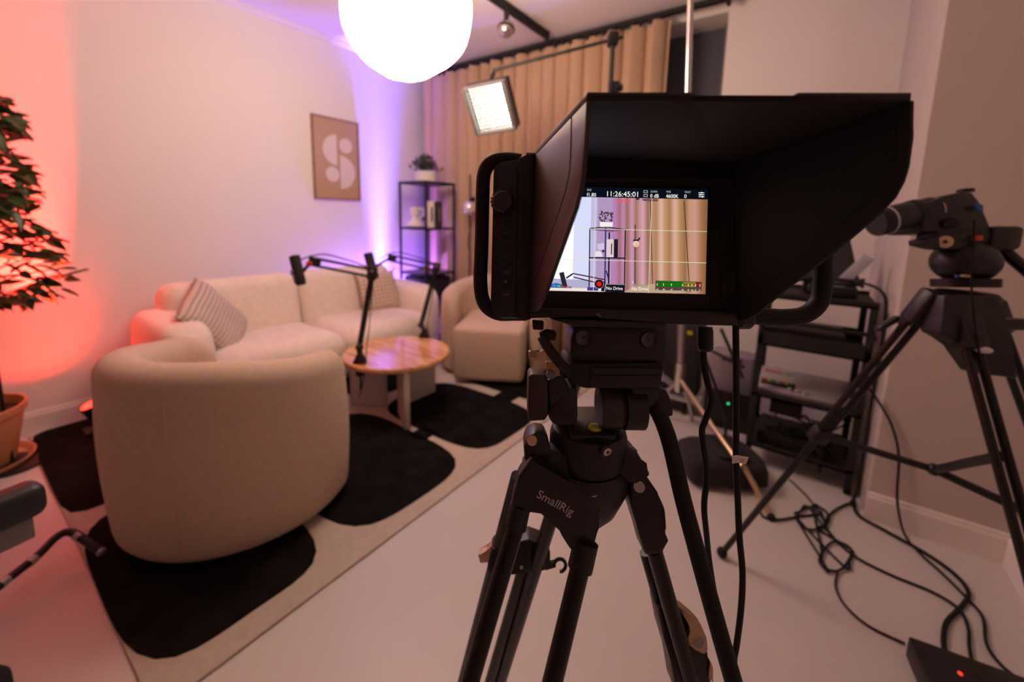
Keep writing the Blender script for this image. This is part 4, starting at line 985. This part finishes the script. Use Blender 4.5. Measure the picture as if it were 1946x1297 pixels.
px_poly('ornament_view', [(1132, 478), (1141, 477), (1145, 486), (1144, 488), (1130, 488)], E3('orn', 236, 222, 236), 3)
px_poly('ornament_view', [(1135, 464), (1148, 462), (1148, 474), (1136, 476)], E3('orn2', 212, 196, 226), 3)
bar(1145, 476, 1148, 479, 4, dk, 4, 'ornament_view')
px_poly('pot_view', [(1140, 422), (1165, 423), (1164, 431.5), (1140.5, 431.5)], E3('potv', 246, 236, 238), 3)
rnd = random.Random(8)
for i in range(26):
    x, y = 1151+rnd.uniform(-13, 13), 412+rnd.uniform(-9, 9); a = rnd.random()*3.1; dx_, dy_ = 4*math.cos(a), 4*math.sin(a)
    px_poly('leaf_view', [(x-dx_, y-dy_), (x-dy_*.35, y+dx_*.35), (x+dx_, y+dy_), (x+dy_*.35, y-dx_*.35)], E3('lfv%d' % (i % 3), *((58, 50, 56), (84, 72, 70), (44, 38, 46))[i % 3]), 4)
bar(1207, 427, 1206.5, 540, 1.6, dk, 3, 'lamp_view')
px_poly('lamp_view', [(1209+6*math.cos(a), 464+6*math.sin(a)) for a in [2*pi*i/14 for i in range(14)]], E3('bulbv', 226, 200, 190), 4)
px_poly('lamp_view', [(1210+3*math.cos(a), 466+3*math.sin(a)) for a in [2*pi*i/10 for i in range(10)]], E3('bulbw', 240, 180, 120), 5)
bar(1203, 457, 1214, 457, 2.4, dk, 5, 'lamp_view'); bar(1212, 458, 1216, 452, 3, dk, 5, 'lamp_view')
for a, b in (((1236, 380), (1240, 540)), ((1300, 382), (1311, 556))): bar(*a, *b, 1.4, E3('stand_v', 60, 40, 36), 3, 'stand_view')
px_poly('clamp_view', [(1208, 377), (1216, 377), (1214, 380), (1209, 380)], dk, 3); px_poly('clamp_view', [(1220, 378), (1251, 379), (1250, 383), (1222, 382)], E3('clampv', 110, 70, 80), 3)
bar(1067, 518, 1074, 546, 9, E3('mic_v', 40, 38, 50), 6, 'mic_view'); bar(1076, 529, 1088, 521, 3, dk, 6, 'mic_view')
bar(1088, 520, 1150, 532, 2.4, E3('arm_v', 88, 34, 56), 6, 'mic_view'); bar(1090, 527, 1144, 540, 2.4, E3('arm_v', 88, 34, 56), 6, 'mic_view'); bar(1152, 515, 1157, 532, 2, dk, 6, 'mic_view'); bar(1148, 535, 1145, 554, 6, dk, 6, 'mic_view')
px_poly('mixer_view', [(1044, 541), (1056, 538), (1086, 545), (1086, 548), (1042, 547)], E3('mix_v', 60, 96, 170), 5)
for i, cc_ in enumerate(((70, 150, 230), (60, 210, 90), (240, 70, 50), (240, 110, 90))): bar(1050+i*9, 543+i*.7, 1056+i*9, 543.5+i*.7, 3, E3('mixk%d' % i, *cc_), 6, 'mixer_view')
px_poly('rug_view', [(1116, 546), (1137, 546.5), (1137, 553), (1116, 552.5)], E3('rugv', 70, 60, 140), 4); px_poly('box_view', [(1152, 541), (1188, 542), (1187, 556), (1150, 555)], E3('boxv', 22, 18, 34), 4)
# guide lines
ln = E3('guide', 226, 232, 190)
bar(1068, 434.2, 1343.5, 440.4, .9, ln, 7, 'guide_line'); bar(1050, 492.5, 1342, 500, .9, ln, 7, 'guide_line')
bar(1131.8, top_y(1131.8), 1127.5, bot_y(1127.5), .9, ln, 7, 'guide_line'); bar(1239, top_y(1239), 1232.5, bot_y(1232.5), .9, ln, 7, 'guide_line')
# status text
tw = E3('white', 246, 248, 236, 1.1); tg = E3('grey', 176, 184, 176)
mpx = SD/F_PX; ux = at(1200, 402, SD)-at(1100, 400, SD); uy = at(1100, 300, SD)-at(1102, 400, SD)
def label(tx, x, y, h, m=tw, al='LEFT', sq=1.): return text_obj(tx, h*mpx*1.38, at(x, y, .3731), ux, uy, m, scr, 'screen_text', al, sq)
label('IRIS', 1115.5, 363.0, 4.0, tg); label('f1.80', 1115, 373.5, 7.2, tw, sq=.92); label('11:26:45:01', 1151, 373.2, 10.2, tw, sq=.98)
label('GAIN', 1236, 366, 4, tg); label('0 dB', 1235.5, 375.6, 7.2, tw, sq=.9); label('WB', 1266, 366.5, 4, tg); label('4600K', 1265.5, 376.2, 7.2, tw, sq=.9); label('TINT', 1300.5, 367.2, 4, tg); label('0', 1300, 376.6, 7.2, tw)
for y in (362, 369.5):
    px_poly('badge', [(1223, y), (1231, y+.2), (1231, y+5.2), (1223, y+5)], tg, 3); px_poly('badge', [(1224, y+1), (1230, y+1.2), (1230, y+4.2), (1224, y+4)], E3('navy', 10, 14, 26), 4)
for i, k in enumerate((6, 3, 7)):
    y = 366.5+i*3.8; bar(1327.5, y, 1338.5, y+.3, 1.1, tw, 3, 'menu_icon'); bar(1327.5+k, y-1.3, 1327.5+k, y+1.6, 1.8, tw, 4, 'menu_icon')
label('ON AIR', 1171.5, 384.5, 6.2, E3('red_txt', 255, 60, 46, 1.1), sq=.95)
px_poly('record_button', [(1138.5+9.2*math.cos(a), 540+9.2*math.sin(a)) for a in [2*pi*i/24 for i in range(24)]], E3('ring', 150, 150, 150), 8)
px_poly('record_button', [(1138.5+8.2*math.cos(a), 540+8.2*math.sin(a)) for a in [2*pi*i/24 for i in range(24)]], E3('recb', 30, 22, 28), 9)
px_poly('record_dot', [(1138.5+4.4*math.cos(a), 540+4.4*math.sin(a)) for a in [2*pi*i/18 for i in range(18)]], E3('rec', 255, 20, 16, 1.1), 10)
label('No Drive', 1152, 551, 6.4, tw, sq=.92); label('No Drive', 1200, 552, 6.4, tw, sq=.92); label('1', 1152.5, 537, 4, tw); label('2', 1201, 538.5, 4, tw)
bar(1155, 540.6, 1187, 541.4, 1.2, E3('greyline', 120, 150, 130), 7, 'drive_bar'); bar(1203, 541.6, 1234, 542.4, 1.2, E3('greyline', 120, 150, 130), 7, 'drive_bar')
px_poly('meter_panel', [(1246, 533.5), (1334, 536), (1333, 553.5), (1245, 551.5)], E3('meterbg', 84, 66, 56), 7)
for y in (537, 542.5):
    for x0, x1, c in ((1249, 1298, (0, 116, 6)), (1298, 1322, (128, 122, 40)), (1322, 1331, (140, 20, 24))):
        bar(x0, y+(x0-1249)*.022, x1, y+(x1-1249)*.022, 4.2, E3('m%d%d' % (c[0], c[1]), *c), 8, 'audio_meter')
for x in (1249, 1261, 1276, 1297, 1308, 1315, 1322, 1330):
    bar(x, 539+(x-1249)*.022, x, 543+(x-1249)*.022, 1, tw, 9, 'meter_tick'); label('-'+str(int((1330-x)*.7)), x-2.5, 551.2+(x-1249)*.022, 2.6, tw)

# ------------------------------------------------ cables hanging from it
cable('black cable with a ribbed plug hanging from the studio camera', [at(x, y, d) for x, y, d in ((1338, 650, .386), (1337, 690, .386), (1345, 730, .386), (1352, 762, .388), (1340, 800, .39), (1334, 825, .392), (1343, 900, .40), (1338, 960, .41), (1342, 1010, .42), (1350, 1080, .44), (1370, 1200, .47), (1390, 1330, .50))], .0029)
mb = MB().lathe([(.0062, 0), (.0068, .003), (.0068, .020), (.005, .0225)], at(1340, 622, .386), -UP, 18)
for i in range(6): mb.lathe([(.0071, .004+i*.0028), (.0071, .0052+i*.0028)], at(1340, 622, .386), -UP, 18, cap=False)
mb.obj('plug', M_BLKS, bpy.data.objects['studio_camera'])
c2 = [(1398, 618, .386), (1399, 700, .386), (1399, 800, .388), (1399, 880, .39), (1402, 950, .392), (1405, 1020, .394), (1411, 1090, .40), (1408, 1160, .405), (1400, 1225, .41), (1395, 1260, .415), (1396, 1340, .43)]
o = cable('straight black cable with a white tag beside the pan handle', [at(*p) for p in c2], .0029)
tg_o = MB().prism([at(1392, 868, .386), at(1400, 866, .386), at(1423, 870, .386), at(1418, 883, .386), at(1400, 880, .386), at(1392, 882, .386)], FW*.0006).obj('white_tag', M_PAPER, o, smooth=False)
text_obj('CE', .0035, at(1405, 878, .3857), RT-UP*.1, UP, M_GREY, o, 'tag_print')

# ================================================================== FRONT TRIPOD
HC = at(1117, 838, .42)
t = thing('fluid_head_tripod', 'large black fluid head tripod in the foreground', 'tripod', (HC.x, HC.y, 0))
# mounting block
sl('adapter_block', [(1084, 645), (1090, 624), (1115, 618), (1240, 620), (1257, 632), (1258, 690), (1090, 690), (1083, 670)], .388, .05, M_BLK, bev=.003)
for x, y in ((1108, 642), (1232, 646)):
    MB().lathe([(.0078, 0), (.0078, .0006), (.0070, .0006), (.0066, 0)], at(x, y, .3872), FW, 28, cap=False).obj('hole_rim', M_BLKM, t)
    MB().lathe([(.001, .0), (.0045, .0004), (.0070, .0016)], at(x, y, .3866), -FW, 28, cap=False).obj('screw_hole', mat('violet_glint_dark', (.012, .008, .05, 1), .12, coat=.6), t)  # purple glint in the hole is put into this dark violet colour
sl('slide_plate', [(1083, 690), (1255, 690), (1262, 699), (1256, 738), (1180, 739), (1112, 739), (1083, 730)], .384, .07, M_BLKM, bev=.002)
sl('slide_face', [(1122, 699), (1256, 701), (1256, 712), (1124, 711)], .382, .01, M_BLK, bev=.0008)
sl('slide_lip', [(1124, 714), (1256, 715), (1252, 737), (1120, 737)], .383, .01, M_BLK, bev=.0008)
sl('bracket', [(1040, 722), (1066, 716), (1083, 736), (1046, 778)], .388, .02, M_BLK, bev=.002)
sl('drag_knob', [(1004, 716), (1010, 711), (1034, 713), (1041, 722), (1042, 790), (1036, 800), (1008, 802), (1003, 795)], .386, .03, mat('brown_rubber', (.026, .014, .012, 1), .5), bev=.004)
sl('quick_lever', [(1004, 668), (1012, 668), (1026, 672), (1032, 665), (1040, 667), (1040, 686), (1030, 688), (1006, 685)], .384, .008, M_CHAMP, bev=.0015)
for i in range(4): sl('lever_rib', [(1007, 670.5+i*2.6), (1021, 671+i*2.6), (1021, 672+i*2.6), (1007, 671.5+i*2.6)], .3836, .001, mat('dark_champagne', (.25, .18, .11, 1), .5), bev=0)
sl('lock_tab', [(1037, 690), (1055, 690), (1064, 700), (1064, 716), (1050, 712), (1038, 706)], .385, .012, mat('orange_metal', (.42, .24, .10, 1), .45), bev=.001)
MB().tube([at(1030, 640, .385), at(1042, 662, .385), at(1062, 688, .386), at(1085, 712, .388)], .0048, 10).obj('clamp_arm', M_BLKS, t)
sl('clamp_head', [(1012, 610), (1034, 612), (1033, 628), (1013, 627)], .392, .012, M_BLKM, bev=.001)
sl('clamp_head', [(1025, 636), (1040, 628), (1058, 632), (1056, 648), (1030, 648)], .388, .014, M_BLKM, bev=.0015)
MB().sphere(at(1046, 712, .384), .0045).obj('ball_end', M_GREY, t)
sl('yoke_side', [(1048, 745), (1098, 735), (1099, 800), (1090, 812), (1052, 810), (1040, 790)], .392, .04, M_BLK, bev=.006)
MB().cyl(at(1137, 775, .40), at(1176, 775, .40), .0200, n=36).obj('tilt_disc', mat('dark_brown_plastic', (.030, .020, .018, 1), .45), t)
MB().cyl(at(1176, 775, .401), at(1184, 775, .401), .0186, n=36).obj('tilt_groove', M_BLKM, t)
MB().cyl(at(1184, 775, .40), at(1221, 776, .40), .0205, n=36).obj('tilt_housing', M_BLK, t)
sl('tilt_cover', [(1200, 737), (1258, 737), (1252, 760), (1222, 790), (1205, 770)], .388, .02, M_BLK, bev=.002)
sl('counter_knob', [(1250, 735), (1268, 742), (1280, 770), (1281, 793), (1262, 795), (1244, 770)], .405, .02, M_BLK, bev=.003)
MB().lathe([(.030, .955), (.0375, .957), (.0385, .963), (.0385, .983), (.036, .992), (.030, .996), (.001, .996)], (HC.x, HC.y, 0), n=40, cap=False).obj('pan_base', M_BLK, t)
MB().prism([V((HC.x, HC.y, .994))+RT*a+_r.cross(V((0, 0, 1)))*-b for a, b in ((-.022, -.03), (.020, -.03), (.030, .01), (.02, .03), (-.02, .03))], V((0, 0, .0045)), .001).obj('platform', mat('charcoal_metal', (.014, .0135, .014, 1), .5), t)
bl = onz(1131, 813, .9995); MB().lathe([(.0064, -.004), (.0064, .0008), (.0056, .002), (.001, .002)], bl, V((0, 0, 1)), 28, cap=False).obj('bubble_level', M_BUB, t)
MB().lathe([(.0030, .0), (.0030, .0008), (.001, .001)], bl+V((0, 0, .0019)), V((0, 0, 1)), 16, cap=False).obj('bubble', mat('pale_bubble', (.75, .8, .3, 1), .2), t)
MB().cyl(at(1140, 842, .392), at(1154, 859, .380), .0068, n=20).obj('bowl_knob', M_BLK, t)
kn = (at(1154, 859, .380)-at(1140, 842, .392)).normalized()
MB().cyl(at(1154, 859, .380), at(1154, 859, .380)+kn*.0006, .0040, n=18).obj('screw_head', M_STEEL, t)
for q in (RT, UP): MB().obox(at(1154, 859, .380)+kn*.0008, q, kn, q.cross(kn), (.004, .0006, .0008)).obj('screw_slot', M_BLKM, t, smooth=False)
sl('knob_lever', [(1148, 868), (1162, 868), (1168, 884), (1160, 888), (1150, 876)], .383, .006, M_BLK, bev=.001)
MB().lathe([(.020, .890), (.032, .905), (.042, .930), (.044, .948), (.038, .955)], (HC.x, HC.y, 0), n=36).obj('bowl', M_BLK, t)
MB().tube([at(x, y, d) for x, y, d in ((1226, 742, .405), (1240, 765, .402), (1258, 800, .40), (1275, 850, .397), (1298, 950, .39), (1333, 1080, .38), (1372, 1220, .37), (1405, 1335, .362))], .0078, 14).obj('pan_handle', M_RUBBER, t)
# legs
def ear(c, r_, th, ax, m=M_BLK, nm='hinge_ear'): return MB().cyl(c-ax*th/2, c+ax*th/2, r_, n=20).obj(nm, m, t)
lg = sl('leg_yoke', [(985, 905), (1011, 868), (1107, 938), (1120, 924), (1136, 924), (1143, 950), (1138, 1005), (1128, 1050), (1086, 1050), (1066, 1019), (1059, 997), (1031, 971), (1003, 967), (1000, 985), (968, 985), (976, 945)], .384, .020, M_BLK, bev=.003)
text_obj('SmallRig', .0112, at(1018, 945, .3836), at(1068, 972, .3836)-at(1018, 945, .3836), UP, mat('logo_white', (.62, .55, .50, 1), .5), lg, 'logo', ext=.0001)
sl('hinge_shell', [(995, 850), (1002, 830), (1018, 822), (1036, 826), (1046, 850), (1050, 890), (1030, 892), (1010, 870), (998, 885)], .392, .03, M_BLK, bev=.003)
MB().cyl(at(1011, 838, .3905), at(1011, 838, .3925), .0048, n=20).obj('hinge_bolt', M_GOLD, t)
MB().cyl(at(1128, 936, .3825), at(1128, 936, .386), .0042, n=18).obj('hinge_bolt', M_STEEL, t)
sl('spider_front', [(1011, 868), (1050, 855), (1120, 885), (1128, 925), (1107, 938)], .392, .02, M_BLKM, bev=.002)
def tube_leg(p1, d1, p2, d2, r_, zend=.0, nm='upper_tube'):
    a = at(*p1, d1); b = at(*p2, d2); dd = (b-a); e = a+dd*((a.z-zend)/(a.z-b.z))
    MB().cyl(a, e, r_, n=18).obj(nm, M_BLKS, t); return a, e
def sleeve(p1, d1, p2, d2, r_): MB().cyl(at(*p1, d1), at(*p2, d2), r_, n=18).obj('sleeve', M_BLK, t)
a1, e1_ = tube_leg((986, 980), .392, (907, 1250), .375, .0084, .42); sleeve((989, 960), .392, (980, 1003), .390, .0102)
a2, e2_ = tube_leg((1112, 1040), .390, (1060, 1255), .374, .0090, .42); sleeve((1114, 1030), .390, (1102, 1082), .386, .0116)
mid = (e1_+e2_)/2; foot = V((-.235, -.03, .02))
MB().obox(mid, (e2_-e1_), (foot-mid), (e2_-e1_).cross(foot-mid), ((e2_-e1_).length+.03, .05, .03), .008).obj('leg_clamp', M_BLK, t)
MB().cyl(mid, foot, .009, n=14).obj('lower_tube', M_BLKS, t); MB().sphere(foot, .02).obj('foot', M_RUBBER, t)
# right leg
sl('spider_right', [(1150, 880), (1190, 852), (1212, 858), (1222, 885), (1240, 905), (1205, 925), (1180, 912), (1120, 915)], .400, .03, M_BLK, bev=.004)
sl('leg_yoke', [(1195, 930), (1205, 908), (1228, 905), (1249, 935), (1266, 971), (1269, 1007), (1262, 1027), (1264, 1055), (1226, 1059), (1211, 1003), (1200, 967)], .400, .028, M_BLK, bev=.004)
MB().cyl(at(1215, 926, .398), at(1215, 926, .402), .0052, n=18).obj('hinge_bolt', M_STEEL, t)
a3, e3 = tube_leg((1243, 1045), .415, (1308, 1275), .425, .0080, .40); tube_leg((1226, 1050), .44, (1268, 1200), .45, .0060, .42)
MB().cyl(e3, V((.235, .47, .02)), .009, n=14).obj('lower_tube', M_BLKS, t); MB().sphere((.235, .47, .02), .02).obj('foot', M_RUBBER, t)
cl = sl('leg_clamp', [(1250, 1158), (1262, 1156), (1292, 1164), (1318, 1200), (1346, 1240), (1352, 1300), (1345, 1325), (1286, 1325), (1276, 1262), (1262, 1215)], .432, .03, M_BLK, bev=.003)
sl('clamp_lever', [(1286, 1151), (1296, 1156), (1315, 1170), (1332, 1188), (1344, 1215), (1346, 1236), (1340, 1246), (1322, 1238), (1307, 1226), (1305, 1212), (1314, 1203), (1313, 1190), (1300, 1172)], .426, .010, M_CHAMP, cl, bev=.0015)
MB().cyl(at(1326, 1219, .4255), at(1326, 1219, .428), .0058, n=20).obj('pivot_disc', M_SILV, cl)
sl('clamp_lever', [(1350, 1258), (1356, 1270), (1356, 1300), (1346, 1290)], .43, .01, M_CHAMP, cl, bev=.001)
# rear leg
dR1, dR2 = .475, .60
sl('leg_yoke', [(995, 880), (1050, 890), (1066, 960), (1060, 985), (1036, 985), (1010, 935), (985, 950)], .45, .025, M_BLK, bev=.004)
def rl(p1, p2, r_): return tube_leg(p1, dR1, p2, dR2, r_, .38)
ra, re1 = rl((1050, 975), (962, 1260), .0085); rb_, re2 = rl((985, 905), (889, 1265), .0085)
MB().cyl(at(998, 1070, .525), at(931, 1297, .62), .0078, n=16).obj('middle_tube', M_BLKS, t)
sl('leg_clamp', [(930, 1065), (935, 1045), (990, 1030), (1005, 1026), (1030, 1035), (1046, 1050), (1046, 1070), (1036, 1087), (1000, 1090), (972, 1093), (930, 1095), (925, 1085)], .505, .03, M_BLK, bev=.003)
sl('clamp_lever', [(908, 1055), (925, 1050), (952, 1022), (985, 1025), (992, 1040), (985, 1044), (960, 1046), (930, 1070), (912, 1072)], .515, .012, M_CHAMP, bev=.0015)
MB().tube([at(1064+11*math.cos(a), 1075+12*math.sin(a), .515) for a in [2.9+i*.5 for i in range(11)]], .0022, 8).obj('cable_hook', M_BLK, t)
sl('hook_arm', [(1036, 1073), (1056, 1069), (1056, 1080), (1036, 1086)], .513, .006, M_BLK, bev=.001)
MB().cyl(at(991, 1079, .504), at(991, 1079, .506), .0022, n=12).obj('clamp_bolt', M_STEEL, t)
ft = V((-.50, .55, .02)); mr = (re1+re2)/2
MB().obox(mr, (re2-re1), (ft-mr), (re2-re1).cross(ft-mr), ((re2-re1).length+.03, .05, .03), .008).obj('leg_clamp', M_BLK, t)
MB().cyl(mr, ft, .009, n=14).obj('lower_tube', M_BLKS, t); MB().sphere(ft, .02).obj('foot', M_RUBBER, t)
